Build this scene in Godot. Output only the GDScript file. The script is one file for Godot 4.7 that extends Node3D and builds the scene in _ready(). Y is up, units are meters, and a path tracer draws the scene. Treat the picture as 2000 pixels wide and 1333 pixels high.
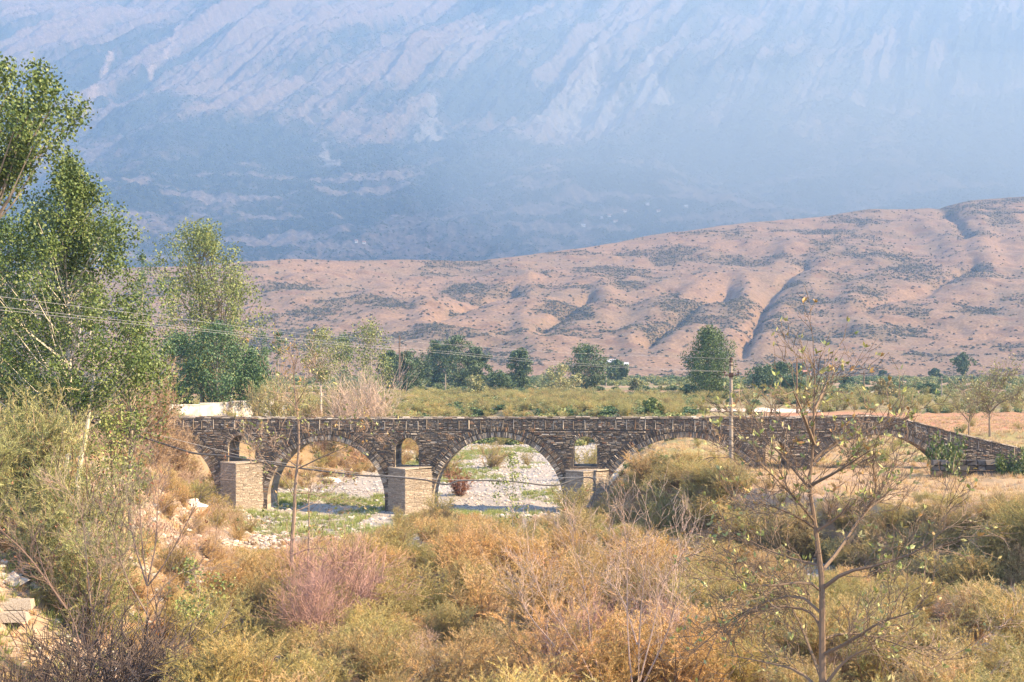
extends Node3D
# An old stone arch bridge in a dry river valley, a dry hill and a hazy mountain behind.
# Units are metres; the plain beyond the river lies near y = 0, the camera looks along -z.

const F := 2778.0      # focal length in photograph pixels
const EYE := 4.8
const TILT := 1.1446   # degrees upwards
var eye_basis := Basis(Vector3.RIGHT, deg_to_rad(TILT))
var used := {}
var rng := RandomNumberGenerator.new()
var M := {}

# ------------------------------------------------------------------ helpers
func at(px: float, row: float, d: float) -> Vector3:
	var v := eye_basis * Vector3((px - 1000.0) / F, -(row - 666.5) / F, -1.0)
	return Vector3(0, EYE, 0) + v * (d / -v.z)

func on_ground(px: float, row: float) -> Vector3:
	var d := 25.0
	while d < 1100.0:
		var p := at(px, row, d)
		if p.y < land(p.x, p.z):
			return Vector3(p.x, land(p.x, p.z), p.z)
		d *= 1.004
	return at(px, row, 1100.0)

func stand(px: float, d: float) -> Vector3:
	var p := at(px, 722.0, d)
	return Vector3(p.x, land(p.x, p.z), p.z)

func numbered(called: String) -> String:
	used[called] = used.get(called, -1) + 1
	return called if used[called] == 0 else "%s_%03d" % [called, used[called]]

func tag(o: Node, label: String, category: String, group := "", kind := "") -> void:
	o.set_meta("label", label)
	if category: o.set_meta("category", category)
	if group: o.set_meta("group", group)
	if kind: o.set_meta("kind", kind)

func thing(called: String, where: Vector3, label: String, category: String, group := "") -> Node3D:
	var o := Node3D.new()
	o.name = numbered(called)
	add_child(o)
	o.position = where
	tag(o, label, category, group)
	return o

func put(mesh: Mesh, called: String, parent: Node, mat: Material = null) -> MeshInstance3D:
	var o := MeshInstance3D.new()
	o.name = numbered(called) if parent == self else called
	o.mesh = mesh
	if mat: o.material_override = mat
	parent.add_child(o, true)
	return o

func scatter(mesh: Mesh, spots: Array, tints: Array, called: String, parent: Node = self) -> MultiMeshInstance3D:
	var mm := MultiMesh.new()
	mm.transform_format = MultiMesh.TRANSFORM_3D
	mm.use_colors = not tints.is_empty()
	mm.mesh = mesh
	mm.instance_count = spots.size()
	for i in spots.size():
		mm.set_instance_transform(i, spots[i])
		if not tints.is_empty(): mm.set_instance_color(i, tints[i])
	var o := MultiMeshInstance3D.new()
	o.name = numbered(called) if parent == self else called
	o.multimesh = mm
	parent.add_child(o, true)
	return o

func noise(s: int, freq: float, octaves := 4, ridged := false) -> FastNoiseLite:
	var n := FastNoiseLite.new()
	n.seed = s
	n.frequency = freq
	n.noise_type = FastNoiseLite.TYPE_SIMPLEX_SMOOTH
	n.fractal_type = FastNoiseLite.FRACTAL_RIDGED if ridged else FastNoiseLite.FRACTAL_FBM
	n.fractal_octaves = octaves
	return n

func grain(s: int, freq: float, lo: Color, hi: Color, size := 512) -> NoiseTexture2D:
	var t := NoiseTexture2D.new()
	t.width = size
	t.height = size
	t.seamless = true
	t.noise = noise(s, freq, 5)
	var g := Gradient.new()
	g.set_color(0, lo)
	g.set_color(1, hi)
	t.color_ramp = g
	return t

func bumps(s: int, freq: float, strength: float) -> NoiseTexture2D:
	var t := NoiseTexture2D.new()
	t.width = 512
	t.height = 512
	t.seamless = true
	t.as_normal_map = true
	t.bump_strength = strength
	t.noise = noise(s, freq, 5)
	return t

func paint(rough := 0.9, tinted := true, color := Color.WHITE, shine := 0.3) -> StandardMaterial3D:
	var m := StandardMaterial3D.new()
	m.roughness = rough
	m.metallic_specular = shine
	m.vertex_color_use_as_albedo = tinted
	m.albedo_color = color
	return m

func lin(r: float, g: float, b: float) -> Color:   # a real-world base colour for albedo_color
	return Color(r, g, b).linear_to_srgb()

func table(x: float, pts: Array) -> float:          # piecewise curve through [x, y] pairs, rounded
	if x <= pts[0][0]: return pts[0][1]
	for i in range(1, pts.size()):
		if x <= pts[i][0]:
			var t: float = (x - pts[i - 1][0]) / (pts[i][0] - pts[i - 1][0])
			return lerpf(pts[i - 1][1], pts[i][1], t)
	return pts[-1][1]

class Shape:
	var v := PackedVector3Array()
	var c := PackedColorArray()
	var ix := PackedInt32Array()
	func tri(a: Vector3, b: Vector3, d: Vector3, col: Color) -> void:
		var k := v.size()
		v.append(a); v.append(b); v.append(d)
		c.append(col); c.append(col); c.append(col)
		ix.append(k); ix.append(k + 1); ix.append(k + 2)
	func quad(a: Vector3, b: Vector3, d: Vector3, e: Vector3, col: Color) -> void:
		var k := v.size()
		v.append(a); v.append(b); v.append(d); v.append(e)
		c.append(col); c.append(col); c.append(col); c.append(col)
		ix.append(k); ix.append(k + 1); ix.append(k + 2)
		ix.append(k); ix.append(k + 2); ix.append(k + 3)
	func tube(pts: PackedVector3Array, radii: PackedFloat32Array, sides: int, col: Color, cap := false) -> void:
		var first := v.size()
		var n := pts.size()
		var up := Vector3.UP
		for i in n:
			var dir := (pts[mini(i + 1, n - 1)] - pts[maxi(i - 1, 0)])
			if dir.length_squared() < 1e-12: dir = Vector3.UP
			dir = dir.normalized()
			if absf(dir.dot(up)) > 0.95: up = Vector3.RIGHT if absf(dir.x) < 0.9 else Vector3.FORWARD
			var a := dir.cross(up).normalized()
			var b := a.cross(dir).normalized()
			up = b
			for s in sides:
				var w := TAU * s / sides
				v.append(pts[i] + (a * cos(w) + b * sin(w)) * radii[i])
				c.append(col)
		for i in n - 1:
			for s in sides:
				var p := first + i * sides + s
				var q := first + i * sides + (s + 1) % sides
				ix.append(p); ix.append(q); ix.append(q + sides)
				ix.append(p); ix.append(q + sides); ix.append(p + sides)
		if cap:
			for e in [first, first + (n - 1) * sides]:
				for s in range(1, sides - 1):
					ix.append(e); ix.append(e + s); ix.append(e + s + 1)
	func block(o: Vector3, a: Vector3, b: Vector3, n: Vector3, col: Color, soft: float, r: RandomNumberGenerator) -> void:
		# a stone: o is one lower corner at the back, a and b its edges, n its depth; the face a little rounded off
		var la := a.length()
		var lb := b.length()
		var sa := minf(0.3, soft / la)
		var sb := minf(0.3, soft / lb)
		var k := v.size()
		for q in [[0, 0], [1, 0], [1, 1], [0, 1]]:
			v.append(o + a * q[0] + b * q[1])
			c.append(col)
		for q in [[sa, sb], [1 - sa, sb], [1 - sa, 1 - sb], [sa, 1 - sb]]:
			v.append(o + a * (q[0] + r.randf_range(-.4, .4) * sa) + b * (q[1] + r.randf_range(-.4, .4) * sb) + n * r.randf_range(.5, 1.2))
			c.append(col)
		for f in [[4, 5, 6, 7], [0, 1, 5, 4], [1, 2, 6, 5], [2, 3, 7, 6], [3, 0, 4, 7]]:
			ix.append(k + f[0]); ix.append(k + f[1]); ix.append(k + f[2])
			ix.append(k + f[0]); ix.append(k + f[2]); ix.append(k + f[3])
	func box(t: Transform3D, col: Color) -> void:
		var k := v.size()
		for i in 8:
			v.append(t * Vector3(-.5 if i & 1 == 0 else .5, -.5 if i & 2 == 0 else .5, -.5 if i & 4 == 0 else .5))
			c.append(col)
		for f in [[0, 1, 3, 2], [4, 6, 7, 5], [0, 4, 5, 1], [2, 3, 7, 6], [0, 2, 6, 4], [1, 5, 7, 3]]:
			ix.append(k + f[0]); ix.append(k + f[1]); ix.append(k + f[2])
			ix.append(k + f[0]); ix.append(k + f[2]); ix.append(k + f[3])
	func done(mat: Material) -> ArrayMesh:
		var m := ArrayMesh.new()
		var arr := []
		arr.resize(Mesh.ARRAY_MAX)
		arr[Mesh.ARRAY_VERTEX] = v
		arr[Mesh.ARRAY_COLOR] = c
		arr[Mesh.ARRAY_INDEX] = ix
		m.add_surface_from_arrays(Mesh.PRIMITIVE_TRIANGLES, arr)
		m.surface_set_material(0, mat)
		return m

func sheet(nx: int, nz: int, pts: PackedVector3Array, cols: PackedColorArray, mat: Material) -> ArrayMesh:
	# a smooth surface through a grid of points
	var nrm := PackedVector3Array()
	nrm.resize(pts.size())
	for j in nz:
		for i in nx:
			var k := j * nx + i
			var dx := pts[j * nx + mini(i + 1, nx - 1)] - pts[j * nx + maxi(i - 1, 0)]
			var dz := pts[mini(j + 1, nz - 1) * nx + i] - pts[maxi(j - 1, 0) * nx + i]
			var n := dx.cross(dz).normalized()
			nrm[k] = n if n.y > 0 else -n
	var ix := PackedInt32Array()
	for j in nz - 1:
		for i in nx - 1:
			var k := j * nx + i
			ix.append(k); ix.append(k + nx); ix.append(k + 1)
			ix.append(k + 1); ix.append(k + nx); ix.append(k + nx + 1)
	var m := ArrayMesh.new()
	var arr := []
	arr.resize(Mesh.ARRAY_MAX)
	arr[Mesh.ARRAY_VERTEX] = pts
	arr[Mesh.ARRAY_NORMAL] = nrm
	arr[Mesh.ARRAY_COLOR] = cols
	arr[Mesh.ARRAY_INDEX] = ix
	m.add_surface_from_arrays(Mesh.PRIMITIVE_TRIANGLES, arr)
	m.surface_set_material(0, mat)
	return m

func mix3(a: Color, b: Color, t: float) -> Color:
	return a.lerp(b, clampf(t, 0.0, 1.0))

# ------------------------------------------------------------------ the lie of the land
var n_land := noise(11, 0.06, 4)
var n_fine := noise(12, 0.5, 3)
var n_patch := noise(13, 0.045, 4)
var n_field := noise(14, 0.008, 3)

func plain_y(d: float) -> float:
	return table(d, [[60, -3.0], [100, -3.1], [112, -3.1], [130, -2.7], [160, -2.3], [230, -2.3], [300, -1.5], [400, -0.1], [600, 0.4], [900, 0.0], [1200, 0.0]])

func left_toe(d: float) -> float:
	return table(d, [[20, -12.0], [40, -14.5], [52, -15.5], [60, -14.0], [70, -13.5], [95, -16.0], [112, -22.0], [130, -21.0], [145, -15.0], [155, -12.5], [175, -10.0], [215, -9.0], [245, -6.0]])

func right_toe(d: float) -> float:
	return table(d, [[20, 24.0], [60, 25.0], [68, 23.0], [78, 20.5], [87, 15.5], [98, 8.8], [112, 5.0], [130, 8.0], [175, 13.0], [215, 11.0], [245, -10.0]])

func land(x: float, z: float) -> float:
	var d := -z
	var y := plain_y(d)
	if d < 260.0:
		var bed := -6.4 + table(d, [[20, 0.2], [60, 0.0], [112, 0.0], [210, 0.35], [250, 1.2]])
		var lt := left_toe(d)
		var rt := right_toe(d)
		var top_left := table(d, [[20, -3.0], [45, -2.6], [60, -1.2], [80, -0.6], [112, 0.1], [160, -0.4], [240, -2.0]])
		var wl := table(d, [[20, 8.0], [60, 7.0], [80, 9.0], [112, 15.0], [240, 14.0]])
		var wr := table(d, [[20, 6.0], [68, 3.6], [98, 3.2], [112, 4.5], [180, 10.0], [245, 14.0]])
		var tl := smoothstep(0.0, 1.0, clampf((lt - x) / wl, 0, 1))
		var tr := smoothstep(0.0, 1.0, clampf((x - rt) / wr, 0, 1))
		var inside := lerpf(bed, top_left, tl)
		inside = lerpf(inside, plain_y(d), tr)
		var close := smoothstep(225.0, 255.0, d)
		y = lerpf(inside, y, close)
		y += n_land.get_noise_2d(x, z) * 0.5 + n_fine.get_noise_2d(x, z) * 0.12
	else:
		y += n_land.get_noise_2d(x * .5, z * .5) * 0.5
	return y

func land_color(x: float, z: float) -> Color:
	var d := -z
	var p := n_patch.get_noise_2d(x, z)
	var f := n_fine.get_noise_2d(x * 2.3, z * 2.3)
	var straw := Color(0.385, 0.271, 0.156)
	var soil := Color(0.295, 0.176, 0.111)
	var gravel := Color(.39, .345, .295)
	var green := Color(0.213, 0.246, 0.070)
	if d < 260.0:
		var lt := left_toe(d)
		var rt := right_toe(d)
		var left := clampf((lt - x) / 4.0, 0, 1)
		var right := clampf((x - rt) / 3.0, 0, 1)
		var bed := mix3(gravel, Color(0.377, 0.320, 0.254), (f + .2) * .9)
		var g := smoothstep(.05, .28, p + .25 * n_land.get_noise_2d(x * 4.0 + 91.0, z * 2.0))
		g *= smoothstep(85.0, 100.0, d) * (1.0 - smoothstep(200.0, 230.0, d)) * (1.0 - smoothstep(-6.0, -1.0, x))
		bed = mix3(bed, green, g * .85)
		if d < 98.0:
			bed = mix3(bed, mix3(Color(.20, .135, .08), gravel, smoothstep(.1, .5, p + f * .4) * .6), smoothstep(98.0, 88.0, d))
		var lb := mix3(Color(.40, .275, .195), Color(.46, .365, .28), smoothstep(-.2, .4, p + f * .5))
		lb = mix3(lb, straw, smoothstep(.0, .35, n_patch.get_noise_2d(z * 1.7, x * 1.7)))
		lb = mix3(lb, Color(.27, .20, .14), smoothstep(.12, .45, n_fine.get_noise_2d(x * 1.1 + 40.0, z * 1.1)) * .8)
		if d > 116.0: lb = mix3(lb, Color(.27, .19, .09), .75)
		var rb := mix3(straw, Color(0.410, 0.279, 0.180), smoothstep(-.1, .4, p + f * .3))
		if d > 118.0: rb = mix3(rb, Color(0.303, 0.254, 0.107), smoothstep(-.2, .2, p))
		var ploughed := smoothstep(160.0, 168.0, d) * smoothstep(36.0, 42.0, x)
		rb = mix3(rb, mix3(Color(.42, .20, .11), Color(.50, .28, .16), f + .4), ploughed)
		var c := mix3(bed, lb, left)
		c = mix3(c, rb, right)
		return mix3(c, field_color(x, d, f), smoothstep(215.0, 250.0, d))
	return field_color(x, d, f)

func field_color(x: float, d: float, f: float) -> Color:
	var strip := n_field.get_noise_2d(x * .35, d * 3.0 + x * .12)
	var c := mix3(Color(0.361, 0.246, 0.156), Color(0.246, 0.221, 0.098), smoothstep(-.15, .25, strip))
	c = mix3(c, Color(0.385, 0.230, 0.139), smoothstep(.15, .4, n_field.get_noise_2d(d * 2.2 + 300.0, x * .5)))
	if d < 330.0: c = mix3(c, Color(.24, .21, .085), .65)
	var red := 1.0 * (1.0 - smoothstep(.8, 1.2, absf((x - 75.0) / 34.0))) * (1.0 - smoothstep(.7, 1.1, absf((d - 205.0) / 26.0)))
	c = mix3(c, Color(.40, .195, .11), red)
	c = mix3(c, Color(0.377, 0.246, 0.156), smoothstep(650.0, 900.0, d) * .8)
	return mix3(c, c * 1.25, f)

func build_ground() -> void:
	var nx := 420
	var nz := 470
	var pts := PackedVector3Array()
	var cols := PackedColorArray()
	for j in nz:
		var d := 14.0 * pow(1250.0 / 14.0, j / float(nz - 1))
		for i in nx:
			var x := (i / float(nx - 1) - .5) * 1.15 * (d + 12.0)
			pts.append(Vector3(x, land(x, -d), -d))
			cols.append(land_color(x, -d))
	var m := paint(0.95)
	m.albedo_texture = grain(21, 0.02, Color(.80, .80, .80), Color(1, 1, 1))
	m.uv1_triplanar = true
	m.uv1_world_triplanar = true
	m.uv1_scale = Vector3(.5, .5, .5)
	m.normal_enabled = true
	m.normal_texture = bumps(22, 0.03, 6.0)
	m.normal_scale = .8
	var o := put(sheet(nx, nz, pts, cols, m), "ground", self)
	tag(o, "dry valley floor with gravel riverbed, earth banks and straw fields", "ground", "", "structure")

# ------------------------------------------------------------------ the dry hill and the mountain
var n_hill := noise(31, 0.0042, 5)
var n_gully := noise(32, 0.0035, 3, true)
var n_scrub := noise(33, 0.012, 4)
const RIDGE := [[-600, 530], [200, 525], [420, 517], [480, 513], [560, 506], [680, 509], [760, 506], [930, 512], [1050, 496], [1150, 481], [1300, 456], [1450, 436], [1600, 421], [1700, 407], [1790, 409], [1835, 405], [1900, 391], [2000, 384], [2200, 380], [2600, 400]]
# thick scrub: pixel column, row, half width, half height of each patch
const SCRUB := [[1230, 492, 45, 9], [1310, 494, 60, 12], [1448, 506, 18, 9], [1510, 503, 30, 7], [1610, 485, 28, 12], [1735, 500, 60, 17], [1790, 525, 45, 15], [1345, 612, 62, 30], [1290, 655, 30, 22], [1555, 600, 55, 22], [1535, 645, 75, 26], [1560, 668, 60, 14], [1690, 572, 36, 14], [1555, 566, 28, 10], [1905, 527, 38, 13], [1440, 618, 34, 24], [1110, 612, 55, 14], [1060, 640, 40, 8], [1760, 640, 60, 10], [1680, 428, 60, 10], [1610, 452, 90, 12], [1890, 412, 60, 14], [1960, 425, 50, 18], [750, 607, 40, 8], [620, 600, 50, 7], [560, 560, 60, 9], [900, 565, 60, 7], [1830, 690, 80, 8], [1900, 600, 60, 12], [1400, 700, 60, 6], [1010, 590, 36, 6], [1230, 560, 50, 8]]
const HILL_GULLIES := [[[1570, 520], [1535, 552], [1500, 580], [1484, 615], [1470, 650], [1452, 694]], [[1420, 570], [1370, 600], [1300, 640], [1268, 672]], [[1900, 520], [1810, 570], [1700, 600]], [[1150, 590], [1100, 615], [1060, 640]], [[1000, 570], [930, 600], [860, 625]], [[1830, 400], [1870, 440], [1890, 460]]]
var hill_pts := PackedVector3Array()
var hill_scrub := PackedFloat32Array()
const HX := 560
const HZ := 300

func near_line(px: float, row: float, line: Array) -> float:
	var best := 1e9
	for i in line.size() - 1:
		var a := Vector2(line[i][0], line[i][1])
		var b := Vector2(line[i + 1][0], line[i + 1][1])
		best = minf(best, Vector2(px, row).distance_to(Geometry2D.get_closest_point_to_segment(Vector2(px, row), a, b)))
	return best

func build_hill() -> void:
	var cols := PackedColorArray()
	var red := noise(34, 0.006, 4)
	for j in HZ:
		var t := j / float(HZ - 1) * 1.25
		for i in HX:
			var px := lerpf(-350.0, 2350.0, i / float(HX - 1))
			var far := table(px, [[-350, 1500], [480, 1500], [1000, 1650], [1500, 1950], [2000, 2150], [2350, 2200]])
			var start := 880.0
			var d := start + (far - start) * t
			var x := (px - 1000.0) / F * d
			var crest: float = (722.0 - table(px, RIDGE)) / F * far + EYE
			var rise := t * (.72 + .28 * t) if t < 1.0 else 1.0 - (t - 1.0) * 1.6
			var y := crest * rise
			var row0 := 722.0 - (y - EYE) / d * F
			var amp := smoothstep(0.0, .15, t) * (1.0 - smoothstep(.9, 1.0, t) * .75)
			y += (n_hill.get_noise_2d(x, d) * 11.0 + n_hill.get_noise_2d(x * 5.0, d * 5.0) * 2.6) * amp
			y -= maxf(0.0, n_gully.get_noise_2d(x * .9 - d * .35, d * .35 + x * .2) - .25) * 4.0 * amp
			if t < 1.0:
				for g in HILL_GULLIES:
					if px > g[0][0] - 380.0 and px < g[0][0] + 120.0:
						var off := near_line(px, row0, g)
						y -= 5.5 * exp(-off * off / 70.0) * amp
						y += 4.0 * exp(-(off - 36.0) * (off - 36.0) / 500.0) * amp
			hill_pts.append(Vector3(x, y - 1.5 * (1.0 - smoothstep(0.0, .02, t)), -d))
			var s := 0.0
			for q in SCRUB:
				var e := Vector2((px - q[0]) / q[2], (row0 - q[1]) / q[3]).length()
				s = maxf(s, 1.0 - smoothstep(.35, 1.45, e + 1.1 * n_scrub.get_noise_2d(x * 1.4, d * 1.4) + .5 * n_scrub.get_noise_2d(x * 5.0, d * 5.0)))
			s = maxf(s, smoothstep(.06, .42, n_scrub.get_noise_2d(x * .5 + 400.0, d * .5) + .4 * n_scrub.get_noise_2d(x * 3.0, d * 3.0)) * .8)
			hill_scrub.append(s)
			var c := mix3(Color(0.330, 0.216, 0.135), Color(0.290, 0.202, 0.129), smoothstep(-.2, .3, red.get_noise_2d(x, d)))
			c = mix3(c, Color(0.263, 0.166, 0.103), smoothstep(.15, .45, red.get_noise_2d(x * 4.0, d * 4.0)))
			c = mix3(c, Color(0.113, 0.104, 0.063), s * .55)
			cols.append(c)
	var m := paint(0.95)
	m.albedo_texture = grain(35, 0.03, Color(.60, .58, .55), Color(1, 1, 1))
	m.uv1_triplanar = true
	m.uv1_world_triplanar = true
	m.uv1_scale = Vector3(.02, .02, .02)
	var o := put(sheet(HX, HZ, hill_pts, cols, m), "hill", self)
	tag(o, "dry pinkish hill dotted with scrub below the blue mountain", "hill", "", "structure")

var mount_pts := PackedVector3Array()
var mount_wood := PackedFloat32Array()
const MX := 900
const MZ := 520

func build_mountain() -> void:
	var cols := PackedColorArray()
	var spur := noise(41, 0.0036, 4, true)
	var big := noise(42, 0.0011, 4)
	var fine := noise(43, 0.012, 4)
	var cover := noise(44, 0.0032, 5)
	var streak := noise(45, 0.006, 4)
	var plots := noise(46, 0.004, 4)
	var grass := Color(0.212, 0.155, 0.124)
	var wood := Color(.045, .055, .04)
	for j in MZ:
		var t := j / float(MZ - 1)
		var d := lerpf(2350.0, 5250.0, t)
		var y0 := table(d, [[2350, 0], [2500, 70], [2700, 185], [3000, 316], [3300, 440], [3700, 620], [4200, 880], [4700, 1150], [5100, 1380], [5400, 1560], [5700, 1700]])
		for i in MX:
			var px := lerpf(-350.0, 2350.0, i / float(MX - 1))
			var x := (px - 1000.0) / F * d
			var row0 := 722.0 - (y0 - EYE) / d * F
			# spurs and gullies run down to the left on the upper slope, and fade out to the right and below
			var c0 := .92 * x - .39 * d
			var l0 := .39 * x + .92 * d
			var r := spur.get_noise_2d(c0 * .95 + 30.0 * fine.get_noise_2d(l0 * .1, c0 * .1), l0 * .085)
			var upper := smoothstep(3300.0, 4300.0, d)
			var strong := upper * lerpf(1.0, .5, smoothstep(900.0, 1500.0, px))
			var y := y0 + r * 60.0 * strong + big.get_noise_2d(x, d) * 75.0 * smoothstep(2400.0, 3200.0, d) + fine.get_noise_2d(x, d) * 9.0
			y += spur.get_noise_2d(c0 * 2.3 + 500.0, l0 * .22) * 32.0 * upper + fine.get_noise_2d(x * 2.2, d * 2.2) * 8.0
			y += 10.0 * n_gully.get_noise_2d(x * .5, d * .5) * (1.0 - strong)
			mount_pts.append(Vector3(x, y, -d))
			var w := cover.get_noise_2d(c0 * .8, l0 * lerpf(.5, .2, upper)) * .8 + streak.get_noise_2d(c0 * 1.2, l0 * .1) * .65 * upper - r * .85 * strong
			w += lerpf(.24, .12, upper) + .12 * smoothstep(1000.0, 1500.0, px)
			w += fine.get_noise_2d(x * 1.9, d * 1.9) * .35
			var s := smoothstep(-.3, .34, w)
			# light fields and terraces along the foot
			var field := smoothstep(.14, .30, plots.get_noise_2d(x * .6, d * 2.6) + .3 * fine.get_noise_2d(x * 1.3, d * 2.0)) * (1.0 - smoothstep(3150.0, 3600.0, d))
			s *= 1.0 - field
			var c := mix3(grass, wood, s)
			c = mix3(c, Color(0.252, 0.196, 0.157), field * .8)
			c = mix3(c, Color(0.252, 0.206, 0.171), smoothstep(.25, .5, fine.get_noise_2d(x * 3.0, d * 3.0 + 70.0)) * (1.0 - s))
			# bare rock slides
			for q in [[1160.0, 128.0, 1015.0, 1250.0, 232.0], [1270.0, 140.0, 1215.0, 1330.0, 222.0], [845.0, 195.0, 790.0, 885.0, 262.0], [632.0, 282.0, 618.0, 676.0, 328.0]]:
				var k: float = (row0 - q[1]) / (q[4] - q[1])
				if k > -.1 and k < 1.05:
					var jag := fine.get_noise_2d(x * 5.0, d * 1.6) * 2.2 + fine.get_noise_2d(x * 1.5, d * 1.5)
					var lo: float = lerpf(q[0] - 8.0, q[2], smoothstep(.25, 1.0, k))
					var hi: float = lerpf(q[0] + 8.0, q[3], smoothstep(.25, 1.0, k))
					var u := (px - lo) / (hi - lo) * 2.0 - 1.0
					var e := 1.0 - smoothstep(.6, 1.0, absf(u) + jag * .5 + absf(k - .55) * .25)
					c = mix3(c, Color(0.302, 0.264, 0.233), e * .8)
					s *= 1.0 - e
			for q in [[215.0, 125.0, 155.0, 235.0, 5.0], [375.0, 40.0, 290.0, 150.0, 4.0], [945.0, 50.0, 900.0, 95.0, 4.0]]:
				var seg := Geometry2D.get_closest_point_to_segment(Vector2(px, row0), Vector2(q[0], q[1]), Vector2(q[2], q[3]))
				var e := 1.0 - smoothstep(q[4] * .4, q[4] * 1.6, Vector2(px, row0).distance_to(seg) + fine.get_noise_2d(x * 4.0, d * 4.0) * 5.0)
				c = mix3(c, Color(0.312, 0.230, 0.180), e)
				s *= 1.0 - e
			mount_wood.append(s)
			cols.append(c)
	var m := paint(0.95)
	m.albedo_texture = grain(47, 0.03, Color(.40, .41, .40), Color(1.0, 1.0, 1.0))
	m.uv1_triplanar = true
	m.uv1_world_triplanar = true
	m.uv1_scale = Vector3(.006, .006, .006)
	var o := put(sheet(MX, MZ, mount_pts, cols, m), "mountain", self)
	tag(o, "high hazy blue mountain slope with gullies and pale rock slides", "mountain", "", "structure")

# ------------------------------------------------------------------ the bridge
const TURN := 4.1                     # degrees that the bridge is turned from the view
var ARCHES := []                      # [u, v of the centre, radius]
var WINDOWS := []                     # [u0, u1, sill, top]
var TOPS := []                        # [u, v] along the top of the parapet
const DEEP := 3.4

func on_bridge(px: float, row: float) -> Vector2:   # point of the bridge's front face: (along, up)
	var s := (px - 1000.0) / F
	var u := 112.0 * s / (cos(deg_to_rad(TURN)) + sin(deg_to_rad(TURN)) * s)
	return Vector2(u, at(px, row, 112.0 - sin(deg_to_rad(TURN)) * u).y)

func top_at(u: float) -> float:
	return table(u, TOPS)

func stone_tone(r: RandomNumberGenerator, pale := 0.0) -> Color:
	var q := r.randf()
	var c := Color(0.279, 0.230, 0.178)
	if q < .16: c = Color(0.155, 0.129, 0.106)
	elif q < .50: c = Color(0.320, 0.263, 0.205)
	elif q < .70: c = Color(0.456, 0.383, 0.306)
	elif q < .84: c = Color(0.600, 0.518, 0.417)
	elif q < .90: c = Color(0.414, 0.268, 0.170)
	elif q < .95: c = Color(0.332, 0.192, 0.128)
	c = c * r.randf_range(.75, 1.3)
	return mix3(c, Color(.66, .58, .48), pale)

func free_of_openings(u: float, v: float, ring: float) -> bool:
	for a in ARCHES:
		if Vector2(u - a[0], v - a[1]).length() < a[2] + ring and v > a[1]: return false
		if v <= a[1] and absf(u - a[0]) < a[2] + .04: return false
	for w in WINDOWS:
		var mid: float = (w[0] + w[1]) / 2
		var half: float = (w[1] - w[0]) / 2
		var spring: float = w[3] - half
		if v > w[2] - .04 and v < spring and absf(u - mid) < half + .04: return false
		if v >= spring and Vector2(u - mid, v - spring).length() < half + .22 * clampf(ring * 4.0, .2, 1.0): return false
	return true

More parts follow.
